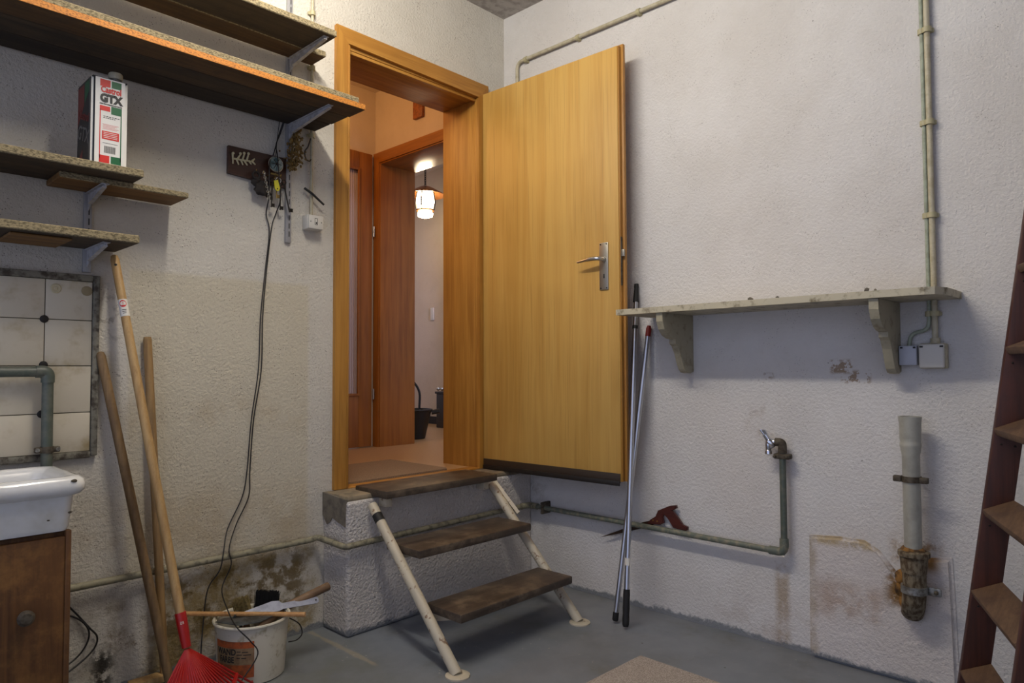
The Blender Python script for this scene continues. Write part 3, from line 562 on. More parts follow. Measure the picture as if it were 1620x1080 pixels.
# ------------------------------------------------------------------ saw behind the pipe
sw = thing('hand_saw', 'old keyhole saw with dark red wooden handle stuck behind the pipe', 'saw', (-0.022, -0.9, 0.40))
obj('blade', prism(B(), [(-0.648, 0.288), (-0.783, 0.331), (-0.882, 0.366), (-0.960, 0.398), (-0.975, 0.425), (-0.900, 0.399), (-0.838, 0.374)], 'yz', -0.0205, -0.0225), 'saw_steel', sw, smooth=False)
hd = [(-0.915, 0.392), (-0.987, 0.400), (-1.005, 0.411), (-1.000, 0.432), (-1.002, 0.446), (-1.012, 0.444), (-1.027, 0.430), (-1.051, 0.397), (-1.080, 0.394), (-1.110, 0.393), (-1.123, 0.398), (-1.122, 0.411), (-1.098, 0.417), (-1.072, 0.448), (-1.046, 0.470), (-1.070, 0.484), (-1.067, 0.496), (-1.035, 0.490), (-1.002, 0.474), (-0.975, 0.461), (-0.962, 0.433), (-0.935, 0.415)]
bm = prism(B(), hd, 'yz', -0.013, -0.029); bmesh.ops.bevel(bm, geom=[e for e in bm.edges if abs(e.verts[0].co.x - e.verts[1].co.x) < 1e-6], offset=0.003, segments=2, affect='EDGES'); obj('handle', bm, 'saw_handle_wood', sw)
for (y, z) in ((-0.950, 0.415), (-0.972, 0.413)): obj('rivet', lathe(B(), [(0.004, 0), (0.003, 0.001)], (-0.029, y, z), 10, aim((-1, 0, 0))), 'brass', sw)

# ------------------------------------------------------------------ step ladder at the right edge
u = Vector((-0.929, -0.370, 0)); l = Vector((0.370, -0.929, 0)); base = Vector((-0.318, -2.150, 0)); LEAN = 0.145; TILT = math.radians(22)
up = (l * LEAN + Vector((0, 0, 1))).normalized()
ldr = thing('step_ladder', 'dark red wooden ladder with worn flat treads leaning at the right', 'ladder', base)
def frame_box(bm, o, ax, ay, az, lx, ly, lz, bev=0.003):
    c = bmesh.new(); box(c, 0, lx, 0, ly, 0, lz, bev)
    Mx = Matrix((ax, ay, az)).transposed().to_4x4(); Mx.translation = o; return merge(bm, c, Mx)
nrm = up.cross(u).normalized()
if nrm.dot(l) < 0: nrm = -nrm
for off in (-0.026, 0.425): obj('rail', frame_box(B(), base + u * off, u, nrm, up, 0.026, 0.072, 2.05), 'ladder_red', ldr)
tl = (l * math.cos(TILT) + Vector((0, 0, 1)) * math.sin(TILT)).normalized(); tz = tl.cross(u); tz = tz if tz.z > 0 else -tz
first = None
for k in range(7):
    z = 0.203 + 0.2385 * k; o_ = base + up * (z / up.z) - tl * 0.006 - tz * 0.024
    if first is None: first = obj('tread', frame_box(B(), o_, u, tl, tz, 0.425, 0.088, 0.024, 0.004), 'ladder_tread', ldr); f0 = o_.copy()
    else: share(first, 'tread', ldr, o_ - f0)
    for q in (0.02, 0.055): obj('screw_head', sphere(B(), base + u * 0.001 + up * ((z - 0.045) / up.z) + nrm * q, 0.0035, 1), 'key_iron', ldr)

# ------------------------------------------------------------------ mats
fm = thing('floor_mat', 'beige speckled carpet mat on the grey floor', 'mat', (-0.9, -1.55, 0))
obj('pile', prism(B(), [(-0.465, -1.164), (-1.35, -1.135), (-1.37, -1.95), (-0.478, -1.97)], 'xy', 0.0005, 0.009), 'mat_beige', fm, smooth=False)

# ------------------------------------------------------------------ shelving on the left wall
def shelf_rail(x, z0, z1, brs, label):
    r = thing('shelf_rail', label, 'shelf rail', (x, 0, z0), 'slotted shelf rails')
    obj('rail', box(B(), x - 0.012, x + 0.012, -0.014, 0, z0, z1, 0.001), 'rail_grey', r)
    bm = B(); z = z0 + 0.025
    while z < min(z1, 2.9) - 0.04: box(bm, x + 0.001, x + 0.0045, -0.0148, -0.012, z, z + 0.022); z += 0.034
    obj('slots', bm, 'dark_print', r)
    for (z, d) in brs:
        bm = prism(B(), [(-0.014, z - 0.001), (-d, z - 0.001), (-d, z - 0.012), (-0.05, z - 0.040), (-0.014, z - 0.060)], 'yz', x - 0.0015, x + 0.0015)
        prism(bm, [(-0.014, z - 0.0035), (-d, z - 0.0035), (-d, z - 0.001), (-0.014, z - 0.001)], 'yz', x - 0.011, x + 0.011)
        prism(bm, [(-0.05, z - 0.040), (-d, z - 0.012), (-d, z - 0.015), (-0.05, z - 0.043)], 'yz', x - 0.010, x + 0.003)
        obj('bracket', bm, 'steel_bracket', r, smooth=False)
    return r
shelf_rail(-1.303, 1.625, 2.80, ((2.403, 0.30), (2.121, 0.335)), 'slotted grey shelf rail between the key board and the switch box')
shelf_rail(-2.037, 1.43, 1.715, ((1.699, 0.20), (1.507, 0.22)), 'slotted grey shelf rail above the tiled panel behind the rake')
def plank(x0, x1, y0, y1, z0, z1, m, label, edge=None, bev=0.003):
    o = obj('shelf_plank', box(B(), x0, x1, y0, y1, z0, z1, bev, 1), [m, edge or m])
    for p in o.data.polygons:
        if p.normal.y < -0.6 or p.normal.x > 0.6 or (edge == 'shelf_grey' and p.normal.z > 0.6): p.material_index = 1
    return tag(o, label, 'shelf board', 'loose shelf boards')
XL = -3.05
plank(XL, -1.268, -0.320, -0.137, 2.403, 2.428, 'shelf_plank_dark', 'front board of the topmost shelf with pale worn edge', 'shelf_grey')
plank(XL, -1.203, -0.133, -0.016, 2.403, 2.428, 'shelf_plank', 'narrow brown back board of the topmost shelf, sticking out at its end', 'shelf_grey')
plank(XL, -1.176, -0.3815, -0.268, 2.121, 2.142, 'shelf_plank', 'front board of the long second shelf with bright orange edge', 'edge_orange', 0.001)
plank(XL, -1.180, -0.264, -0.142, 2.121, 2.142, 'shelf_plank_dark', 'middle board on the underside of the long second shelf')
plank(XL, -1.184, -0.138, -0.016, 2.121, 2.142, 'shelf_plank_black', 'dark board nearest the wall under the long second shelf')
plank(XL, -1.20, -0.374, -0.016, 2.1425, 2.166, 'shelf_plank_dark', 'weathered grey board lying on top of the long second shelf', 'shelf_grey')
plank(-2.9, -1.946, -0.268, -0.016, 1.720, 1.745, 'shelf_plank_dark', 'weathered shelf board carrying the white oil can', 'shelf_grey')
plank(-2.16, -1.770, -0.178, -0.016, 1.700, 1.7195, 'shelf_plank_light', 'short brown plank sticking out under the oil can shelf', 'shelf_grey')
plank(-2.9, -1.952, -0.256, -0.016, 1.507, 1.533, 'shelf_plank_dark', 'lowest weathered shelf board above the tiled panel', 'shelf_grey')
plank(-2.29, -2.13, -0.215, -0.03, 1.4985, 1.5065, 'shelf_plank_light', 'small brown board under the lowest shelf')

# ------------------------------------------------------------------ oil can
cx0, cx1, cy0, cy1, cz0, cz1 = -2.091, -1.986, -0.235, -0.080, 1.7455, 2.024
can = thing('oil_can', 'white red and green motor oil can on the shelf', 'oil can', ((cx0 + cx1) / 2, (cy0 + cy1) / 2, cz0))
bm = B(); a = bmesh.new(); bmesh.ops.create_cube(a, size=1)
for v in a.verts: v.co = Vector(((cx0 + cx1) / 2 + v.co.x * (cx1 - cx0), (cy0 + cy1) / 2 + v.co.y * (cy1 - cy0), (cz0 + cz1) / 2 + v.co.z * (cz1 - cz0)))
bmesh.ops.bevel(a, geom=[e for e in a.edges if abs(e.verts[0].co.z - e.verts[1].co.z) > 0.1], offset=0.010, segments=5, affect='EDGES'); merge(bm, a)
o = obj('body', bm, ['can_white', 'can_black'], can)
for p in o.data.polygons:
    if p.normal.x < -0.15: p.material_index = 1
obj('top_rim', box(B(), cx0 + 0.003, cx1 - 0.003, cy0 + 0.003, cy1 - 0.003, cz1 - 0.001, cz1 + 0.003, 0.001), 'can_black', can)
nk = obj('neck', lathe(B(), [(0.016, 0), (0.016, 0.022)], (cx1 - 0.030, cy0 + 0.030, cz1), 18), 'galvanized', can); obj('cap', lathe(B(), [(0.019, 0.014), (0.021, 0.018), (0.021, 0.030), (0.019, 0.034)], (cx1 - 0.030, cy0 + 0.030, cz1), 20), 'conduit_cream', nk)
YF = cy0 - 0.0004
def fr(x0, x1, z0, z1, m, nm='printed_block', skew=0.0, lay=0):   # block printed on the narrow front face; x, z as fractions
    X0, X1 = cx0 + (cx1 - cx0) * x0, cx0 + (cx1 - cx0) * x1; Z0, Z1 = cz0 + (cz1 - cz0) * z0, cz0 + (cz1 - cz0) * z1
    return obj(nm, prism(B(), [(X0, Z0), (X1, Z0), (X1, Z1 + skew), (X0, Z1)], 'xz', YF - 0.0002 * lay, cy0 + 0.001), m, can, smooth=False)
def ftext(s, xc, zc, size, m, nm, bold=0.0, sx=1.0):
    a = text(s, size, 0.0003, bold, sx); Mx = Matrix.Translation((cx0 + (cx1 - cx0) * xc, YF - 0.0006, cz0 + (cz1 - cz0) * zc)) @ Matrix.Rotation(PI / 2, 4, 'X')
    bm = merge(B(), a, Mx); return obj(nm, bm, m, can, smooth=False)
fr(0.22, 0.50, 0.905, 0.985, 'can_red'); fr(0.53, 0.80, 0.905, 0.985, 'can_green')
ftext('Castrol', 0.52, 0.868, 0.0270, 'can_red', 'brand_lettering', 0.0010, 0.72)
ftext('GTX', 0.52, 0.768, 0.0350, 'can_black', 'type_lettering', 0.0022, 0.86)
ftext('HIGH PERFORMANCE MOTOR OIL', 0.52, 0.703, 0.0054, 'can_black', 'small_lettering', 0.0001, 0.78)
fr(0.22, 0.50, 0.625, 0.682, 'can_red'); fr(0.53, 0.82, 0.600, 0.690, 'can_green')
fr(0.22, 0.245, 0.07, 0.64, 'can_red'); fr(0.79, 0.82, 0.07, 0.61, 'can_green')
for k, (z, w_) in enumerate(((0.56, 0.46), (0.542, 0.34))):
    for q in range(6): fr(0.32 + q * w_ / 6, 0.32 + q * w_ / 6 + w_ / 8, z, z + 0.008, 'can_black', 'fine_print')
for k in range(5): fr(0.30 + 0.02 * (k % 2), 0.74 - 0.05 * (k % 3), 0.470 - k * 0.013, 0.473 - k * 0.013, 'can_red', 'fine_print')
fr(0.29, 0.755, 0.300, 0.395, 'can_red')
for k in range(4): fr(0.33, 0.71, 0.318 + k * 0.019, 0.324 + k * 0.019, 'can_white', 'fine_print', lay=2)
fr(0.31, 0.72, 0.255, 0.259, 'can_black', 'fine_print')
for k in range(20): fr(0.36 + k * 0.0155, 0.36 + k * 0.0155 + 0.006 + 0.004 * (k * 7 % 3 == 0), 0.145, 0.225, 'can_black', 'bar_code_bar')
fr(0.22, 0.50, 0.03, 0.115, 'can_red'); fr(0.54, 0.82, 0.03, 0.115, 'can_green')
# wide face: black ground with red and green fields and oblique lettering
sd = obj('side_print', box(B(), cx0 - 0.0006, cx0 + 0.001, cy0 + 0.010, cy1 - 0.010, cz0 + 0.003, cz1 - 0.002), 'can_black', can, smooth=False)
def sp_(poly, m, lay=1, nm='side_block'): return obj(nm, prism(B(), [(cy0 + (cy1 - cy0) * a, cz0 + (cz1 - cz0) * b) for a, b in poly], 'yz', cx0 - 0.0006 - 0.0002 * lay, cx0), m, sd, smooth=False)
sp_([(0.93, 0.97), (0.5, 0.97), (0.5, 0.72), (0.93, 0.52)], 'can_side_red'); sp_([(0.45, 0.97), (0.16, 0.97), (0.16, 0.86), (0.45, 0.74)], 'can_green'); sp_([(0.93, 0.02), (0.55, 0.02), (0.55, 0.22), (0.93, 0.10)], 'can_side_red'); sp_([(0.13, 0.02), (0.09, 0.02), (0.09, 0.98), (0.13, 0.98)], 'can_grey_print')
for s_, z_, sz, m_ in (('Castrol', 0.60, 0.040, 'can_side_red'), ('GTX', 0.38, 0.062, 'can_grey_print')):
    a = text(s_, sz, 0.0003, 0.0006); Mx = Matrix.Translation((cx0 - 0.0012, (cy0 + cy1) / 2, cz0 + (cz1 - cz0) * z_)) @ Matrix.Rotation(-PI / 2, 4, 'Z') @ Matrix.Rotation(PI / 2, 4, 'X') @ Matrix.Rotation(math.radians(-20), 4, 'Z')
    obj('side_lettering', merge(B(), a, Mx), m_, sd, smooth=False)

# ------------------------------------------------------------------ tiled panel, pipe, sink
tpn = thing('tile_panel', 'panel of yellowed white tiles behind the sink', 'tile panel', (-2.2, 0, 0.82))
obj('backing', box(B(), -2.62, -2.016, -0.008, 0, 0.826, 1.400), 'tile_grout', tpn, smooth=False)
zs = (0.828, 0.9585, 1.1135, 1.2660, 1.398); xs = (-2.018, -2.1545, -2.3065, -2.4585, -2.6105)
for i in range(3):
    for j in range(4):
        obj('tile', box(B(), xs[i + 1] + 0.0012, xs[i] - 0.0012, -0.0125 - 0.0006 * ((i + j) % 2), -0.006, zs[j] + 0.0012, zs[j + 1] - 0.0012, 0.0015), 'tile_glaze', tpn)
obj('edge_frame', box(B(), -2.0175, -1.998, -0.022, 0, 0.812, 1.420, 0.003), 'tile_edge', tpn); obj('edge_frame', box(B(), -2.62, -2.0175, -0.022, 0, 1.398, 1.420, 0.003), 'tile_edge', tpn); obj('edge_frame', box(B(), -2.62, -2.0175, -0.018, 0, 0.806, 0.828, 0.003), 'tile_edge', tpn)
for (x, z) in ((-2.1565, 1.2660), (-2.156, 1.117), (-2.158, 0.958)): obj('dark_plug', lathe(B(), [(0.0125, 0), (0.0125, 0.003), (0.010, 0.004)], (x, -0.012, z), 18, aim((0, -1, 0))), 'seal_dark', tpn)
k_ = obj('cream_plug', lathe(B(), [(0.0165, 0), (0.0165, 0.003), (0.013, 0.005), (0.006, 0.004), (0.004, 0.006)], (-2.126, -0.012, 1.368), 20, aim((0, -1, 0))), 'plug_cream', tpn)
obj('cream_plug', lathe(B(), [(0.0165, 0), (0.0165, 0.003), (0.013, 0.004)], (-2.036, -0.012, 1.366), 20, aim((0, -1, 0))), 'plug_beige', tpn)
gp = thing('sink_pipe', 'dark green water pipe bending down to the sink', 'pipe', (-2.15, -0.055, 0.83))
obj('pipe_run', tube(B(), fillet([(-2.62, -0.055, 1.095), (-2.152, -0.055, 1.095), (-2.150, -0.055, 0.70)], 0.035, 8), 0.0165, 14), 'pipe_dark_green', gp)
obj('elbow', tube(B(), fillet([(-2.185, -0.055, 1.095), (-2.152, -0.055, 1.095), (-2.152, -0.055, 1.060)], 0.03, 8), 0.0195, 14), 'pipe_dark_green', gp)
bm = box(B(), -2.185, -2.115, -0.066, -0.048, 0.838, 0.856, 0.004); box(bm, -2.156, -2.144, -0.05, -0.0145, 0.842, 0.852); lathe(bm, [(0.0165, -0.010), (0.0195, -0.010), (0.0195, 0.010), (0.0165, 0.010)], (-2.150, -0.055, 0.847), 16); obj('pipe_clamp', bm, 'old_iron', gp)
for x in (-2.178, -2.122): obj('clamp_screw', lathe(B(), [(0.007, 0), (0.006, 0.003)], (x, -0.066, 0.847), 10, aim((0, -1, 0))), 'galvanized', gp)

sk = thing('ceramic_sink', 'old white ceramic sink with thick rolled rim', 'sink', (-2.4, -0.22, 0.645))
def rr(x0, x1, y0, y1, r, z, n=6):
    out = []
    for (cx, cy, a0) in ((x1 - r, y1 - r, 0), (x0 + r, y1 - r, PI / 2), (x0 + r, y0 + r, PI), (x1 - r, y0 + r, 1.5 * PI)):
        for k in range(n + 1): a = a0 + k * PI / 2 / n; out.append((cx + r * math.cos(a), cy + r * math.sin(a), z))
    return out
bm = B(); X0, X1, Y0, Y1 = -2.72, -2.128, -0.425, -0.078
def off(d, z, rad): return rr(X0 + d, X1 - d, Y0 + d, Y1 - d, rad, z)
rings = [off(0.040, 0.648, 0.02), off(0.034, 0.66, 0.025), off(0.026, 0.745, 0.03), off(0.010, 0.752, 0.035), off(0.001, 0.762, 0.04), off(0.0, 0.778, 0.04), off(0.004, 0.792, 0.04), off(0.014, 0.800, 0.04), off(0.026, 0.801, 0.04), off(0.042, 0.797, 0.035), off(0.056, 0.785, 0.03), off(0.062, 0.76, 0.03), off(0.075, 0.67, 0.03), off(0.12, 0.662, 0.03)]
vv = [[bm.verts.new(p) for p in r] for r in rings]; n = len(vv[0])
for p, q in zip(vv, vv[1:]):
    for k in range(n): bm.faces.new((p[k], p[(k + 1) % n], q[(k + 1) % n], q[k]))
bm.faces.new(vv[0][::-1]); bm.faces.new(vv[-1])
obj('basin', bm, 'ceramic', sk, 60)
for (x, z, r) in ((-2.165, 0.79, 0.006), (-2.168, 0.70, 0.004), (-2.22, 0.685, 0.003)): obj('chip', rough(sphere(B(), (x, -0.4235 if z > 0.75 else -0.3985, z), r, 2, (1.2, 0.3, 0.8)), 0.002, 90), 'tile_grout', sk)
cb = thing('sink_cabinet', 'shabby brown wooden cabinet under the sink', 'cabinet', (-2.42, -0.2, 0))
obj('carcass', box(B(), -2.70, -2.166, -0.366, -0.020, 0.0, 0.643, 0.003), 'cabinet_wood', cb)
cdr = obj('door_panel', box(B(), -2.698, -2.174, -0.386, -0.368, 0.012, 0.632, 0.002), 'cabinet_wood', cb); obj('edge_lath', box(B(), -2.174, -2.160, -0.390, -0.364, 0.0, 0.648, 0.002), 'cabinet_wood', cb)
obj('knob', lathe(B(), [(0.012, 0), (0.010, 0.008), (0.020, 0.018), (0.021, 0.026), (0.014, 0.032), (0.004, 0.033)], (-2.268, -0.386, 0.434), 20, aim((0, -1, 0))), 'old_iron', cdr)

# ------------------------------------------------------------------ cables
ck = thing('hanging_cable', 'pair of thin black cables hanging from the shelf down the wall', 'cable', (-1.42, -0.01, 0.9))
def cable(pts, r=0.0023): 
    P = [Vector(p) for p in pts]; out = []
    for i in range(len(P) - 1):
        p0, p1, p2, p3 = P[max(i - 1, 0)], P[i], P[i + 1], P[min(i + 2, len(P) - 1)]
        for k in range(6):
            s_ = k / 6; out.append(0.5 * ((2 * p1) + (p2 - p0) * s_ + (2 * p0 - 5 * p1 + 4 * p2 - p3) * s_ ** 2 + (3 * p1 - p0 - 3 * p2 + p3) * s_ ** 3))
    out.append(P[-1]); return tube(B(), out, r, 7)
obj('cable_strand', cable([(-1.34, -0.03, 2.118), (-1.352, -0.015, 2.06), (-1.372, -0.012, 1.98), (-1.405, -0.046, 1.93), (-1.405, -0.044, 1.80), (-1.400, -0.012, 1.73), (-1.385, -0.010, 1.66), (-1.400, -0.008, 1.50), (-1.418, -0.008, 1.31), (-1.425, -0.008, 1.10), (-1.452, -0.008, 0.90), (-1.468, -0.008, 0.70), (-1.488, -0.01, 0.60), (-1.548, -0.02, 0.49), (-1.575, -0.050, 0.42), (-1.590, -0.052, 0.35), (-1.625, -0.03, 0.28), (-1.640, -0.03, 0.16), (-1.660, -0.06, 0.04), (-1.655, -0.07, 0.004)]), 'cable_black', ck)
obj('cable_strand', cable([(-1.335, -0.03, 2.118), (-1.345, -0.015, 2.07), (-1.362, -0.014, 2.02), (-1.372, -0.048, 1.96), (-1.358, -0.046, 1.80), (-1.358, -0.012, 1.74), (-1.375, -0.010, 1.68), (-1.394, -0.007, 1.50), (-1.412, -0.014, 1.31), (-1.416, -0.014, 1.10), (-1.446, -0.014, 0.90), (-1.458, -0.012, 0.70), (-1.462, -0.012, 0.60), (-1.515, -0.02, 0.50), (-1.555, -0.050, 0.42), (-1.548, -0.054, 0.36), (-1.585, -0.06, 0.28), (-1.625, -0.20, 0.245), (-1.640, -0.305, 0.215), (-1.610, -0.345, 0.17), (-1.585, -0.350, 0.12), (-1.640, -0.360, 0.06), (-1.68, -0.37, 0.03)]), 'cable_black', ck)
c2 = thing('floor_cable', 'loose loop of black cable beside the sink cabinet', 'cable', (-2.05, -0.02, 0.1))
obj('cable_strand', cable([(-2.158, -0.02, 0.42), (-2.075, -0.012, 0.33), (-2.01, -0.012, 0.24), (-1.985, -0.012, 0.20), (-2.00, -0.014, 0.16), (-2.06, -0.02, 0.12), (-2.158, -0.03, 0.08)], 0.003), 'cable_black', c2)
obj('cable_strand', cable([(-2.158, -0.02, 0.33), (-2.06, -0.018, 0.29), (-2.015, -0.018, 0.24), (-2.018, -0.018, 0.19), (-2.06, -0.02, 0.145), (-2.158, -0.03, 0.11)], 0.003), 'cable_black', c2)

# ------------------------------------------------------------------ things on the wall between shelf and door
kb = thing('key_board', 'dark wooden key board with a carved cream twig ornament', 'key board', (-1.44, -0.01, 1.9))
obj('board', prism(B(), [(-1.560, 1.975), (-1.560, 1.866), (-1.318, 1.850), (-1.318, 1.975)], 'xz', -0.016, 0), 'key_board_wood', kb, smooth=False)
bm = B()
segs = [((-1.540, 1.925), (-1.460, 1.930)), ((-1.545, 1.945), (-1.543, 1.905)), ((-1.530, 1.927), (-1.520, 1.905)), ((-1.525, 1.928), (-1.512, 1.950)), ((-1.512, 1.928), (-1.503, 1.908)), ((-1.505, 1.929), (-1.497, 1.955)), ((-1.500, 1.929), (-1.485, 1.910)), ((-1.488, 1.930), (-1.480, 1.957)), ((-1.480, 1.930), (-1.468, 1.918)), ((-1.468, 1.930), (-1.455, 1.943)), ((-1.466, 1.930), (-1.452, 1.920))]
for (a, b) in segs: tube(bm, [(a[0], -0.020, a[1]), (b[0], -0.019, b[1])], [0.0042, 0.0028], 7)
for (x, z) in ((-1.514, 1.951), (-1.499, 1.956), (-1.481, 1.958), (-1.543, 1.946)): sphere(bm, (x, -0.020, z), 0.0062, 1)
o = obj('twig_ornament', bm, 'bone_cream', kb); o['label'] = 'cream carved twig'
for x in (-1.455, -1.425, -1.400, -1.375, -1.350): obj('hook', tube(B(), fillet([(x, -0.015, 1.885), (x, -0.034, 1.885), (x, -0.036, 1.898)], 0.008, 4), 0.0018, 6), 'brass', kb)
def key(x, ztop, ln, m, label, lean=0.0, y=-0.038, old=True):
    k = thing('key', label, 'key', (x, y, ztop), 'keys on the key board'); x2 = x + lean
    bm = B(); tube(bm, [(x + 0.009 * math.cos(i * PI / 8), y, ztop + 0.009 * math.sin(i * PI / 8)) for i in range(17)], 0.0022, 6); obj('bow', bm, m, k)
    obj('shank', tube(B(), [(x, y, ztop - 0.008), (x2, y, ztop - ln)], 0.0028, 8), m, k)
    obj('bit', box(B(), x2 + 0.001, x2 + 0.014, y - 0.0015, y + 0.0015, ztop - ln + 0.002, ztop - ln + 0.016), m, k)
key(-1.405, 1.868, 0.085, 'key_iron', 'dark key hanging next to the leather pouch', 0.004)
key(-1.388, 1.865, 0.110, 'key_iron', 'long dark key with its bit pointing right', -0.004)
key(-1.372, 1.870, 0.075, 'key_brass', 'short brassy key beside the yellow tag', 0.002)
key(-1.352, 1.862, 0.112, 'key_iron', 'longest dark key at the right of the yellow tag', -0.002)
key(-1.340, 1.866, 0.120, 'key_iron', 'outermost dark key hanging aslant over the rail', 0.026, -0.042)
yt = thing('key_tag', 'bright yellow plastic key tag', 'key tag', (-1.378, -0.050, 1.86))
obj('tag_body', prism(B(), [(-1.388, 1.862), (-1.372, 1.868), (-1.362, 1.836), (-1.366, 1.824), (-1.376, 1.822), (-1.384, 1.830)], 'xz', -0.052, -0.048), 'yellow_tag', yt); obj('tag_hole', lathe(B(), [(0.003, 0), (0.003, 0.001)], (-1.373, -0.0515, 1.831), 10, aim((0, -1, 0))), 'dark_print', yt)
obj('ring', tube(B(), [(-1.367 + 0.011 * math.cos(i * PI / 10), -0.046, 1.868 + 0.011 * math.sin(i * PI / 10)) for i in range(21)], 0.0013, 6), 'chrome', yt)
pc = thing('key_pouch', 'crumpled dark leather pouch hanging under the key board', 'pouch', (-1.445, -0.04, 1.83))
bm = sphere(B(), (-1.432, -0.036, 1.824), 0.032, 3, (1.0, 0.5, 1.0)); sphere(bm, (-1.455, -0.034, 1.842), 0.020, 3, (0.8, 0.5, 1.2)); sphere(bm, (-1.416, -0.034, 1.812), 0.020, 3, (0.9, 0.5, 1.0)); obj('pouch_body', rough(bm, 0.012, 55), 'pouch_dark', pc)
obj('loop', tube(B(), [(-1.458 + 0.014 * math.cos(i * PI / 8), -0.040, 1.872 + 0.014 * math.sin(i * PI / 8)) for i in range(17)], 0.005, 8), 'pouch_dark', pc)
bm = B()
for i in range(12):
    a = bmesh.new(); tube(a, [(0.0045 * math.cos(q * PI / 4), 0, 0.006 * math.sin(q * PI / 4)) for q in range(9)], 0.0014, 5, False); merge(bm, a, Matrix.Translation((-1.432 + 0.0022 * i, -0.052, 1.885 - 0.009 * i)) @ Matrix.Rotation(i * PI / 2, 4, 'Z'))
obj('chain', bm, 'aluminium_dull', pc)
og = thing('glass_pendant', 'round greenish glass pendant hanging over the key board', 'pendant', (-1.374, -0.04, 1.93))
ox, oz = -1.374, 1.934
obj('disc', lathe(B(), [(0.027, -0.002), (0.030, 0.0), (0.030, 0.003), (0.027, 0.006), (0.010, 0.008)], (ox, -0.036, oz), 28, aim((0, -1, 0))), 'ornament_glass', og)
obj('rim', tube(B(), [(ox + 0.030 * math.cos(i * PI / 14), -0.038, oz + 0.030 * math.sin(i * PI / 14)) for i in range(29)], 0.0026, 8), 'aluminium_dull', og)
bm = B()
for i in range(6): tube(bm, [(ox, -0.044, oz), (ox + 0.022 * math.cos(i * PI / 3), -0.0425, oz + 0.022 * math.sin(i * PI / 3))], 0.0018, 6)
obj('star', bm, 'key_iron', og); obj('foot_bar', tube(B(), [(ox - 0.022, -0.038, oz - 0.041), (ox + 0.022, -0.038, oz - 0.044)], 0.0042, 8), 'key_brass', og)
obj('cord', tube(B(), [(ox, -0.036, oz + 0.030), (ox + 0.01, -0.026, oz + 0.10), (ox + 0.022, -0.022, 2.119)], 0.0015, 6), 'cable_black', og)
df = thing('dried_bouquet', 'bunch of dried brown flowers hanging head down beside the rail', 'dried flowers', (-1.29, -0.04, 2.1))
bm = B()
for i in range(9): tube(bm, [(-1.288 + random.uniform(-0.004, 0.004), -0.03, 2.12), (-1.290 + random.uniform(-0.03, 0.03), -0.045 + random.uniform(-0.02, 0.02), 1.95 + random.uniform(0, 0.08))], 0.0012, 5)
obj('stems', bm, 'dried_stem', df)
bm = B()
for i in range(260):
    u_ = random.random(); z = 1.925 + 0.18 * u_; wd = 0.010 + 0.030 * math.sin(PI * min(1, u_ * 1.1 + 0.05)); cxx = -1.305 + 0.022 * u_
    sphere(bm, (cxx + random.gauss(0, wd * 0.55), -0.042 + random.uniform(-0.022, 0.018), z), random.uniform(0.0028, 0.0062), 1, (1, 1, random.uniform(0.8, 1.8)))
o = obj('flower_heads', bm, 'dried_flower', df); o['kind'] = 'stuff'
sc_ = thing('switch_conduit', 'thin vertical conduit on the wall leading to the switch box', 'conduit', (-1.199, -0.015, 1.75))
obj('conduit_tube', tube(B(), [(-1.199, -0.014, 2.80), (-1.199, -0.014, 1.745)], 0.0068, 10), 'conduit_cream', sc_)
for z in (2.635, 2.395, 2.10): bm = clip(B(), (-1.199, -0.014, z), 'z', 0.0068); box(bm, -1.216, -1.182, -0.010, 0, z - 0.007, z + 0.007, 0.002); obj('clip', bm, 'clip_cream', sc_)
obj('wire_loop', cable([(-1.206, -0.018, 2.085), (-1.222, -0.024, 2.045), (-1.238, -0.026, 2.02), (-1.232, -0.026, 1.99), (-1.214, -0.022, 1.985), (-1.204, -0.018, 1.995)], 0.0028), 'cable_black', sc_)
swb = thing('switch_box', 'small white surface switch box beside the door frame', 'switch box', (-1.195, 0, 1.72))
obj('body', box(B(), -1.234, -1.160, -0.042, 0, 1.690, 1.752, 0.004), 'box_white', swb); obj('cover', box(B(), -1.232, -1.162, -0.052, -0.042, 1.692, 1.750, 0.004), 'box_white', swb)
bm = B()
for (x0, x1, z0, z1) in ((-1.204, -1.190, 1.736, 1.7375), (-1.204, -1.190, 1.710, 1.7115), (-1.204, -1.2025, 1.710, 1.7375), (-1.1915, -1.190, 1.710, 1.7375), (-1.199, -1.193, 1.714, 1.721)): box(bm, x0, x1, -0.0527, -0.051, z0, z1)
obj('printed_symbol', bm, 'dark_print', swb)
for (x, z) in ((-1.222, 1.722), (-1.172, 1.722)): obj('screw', lathe(B(), [(0.0022, 0), (0.002, 0.001)], (x, -0.052, z), 8, aim((0, -1, 0))), 'dark_print', swb)
tag(obj('black_peg', tube(B(), [(-1.236, -0.020, 1.866), (-1.205, -0.030, 1.846), (-1.150, -0.034, 1.806)], [0.0055, 0.0055, 0.0045], 10), 'black_plastic'), 'short black stick wedged behind the conduit above the switch box', 'stick')

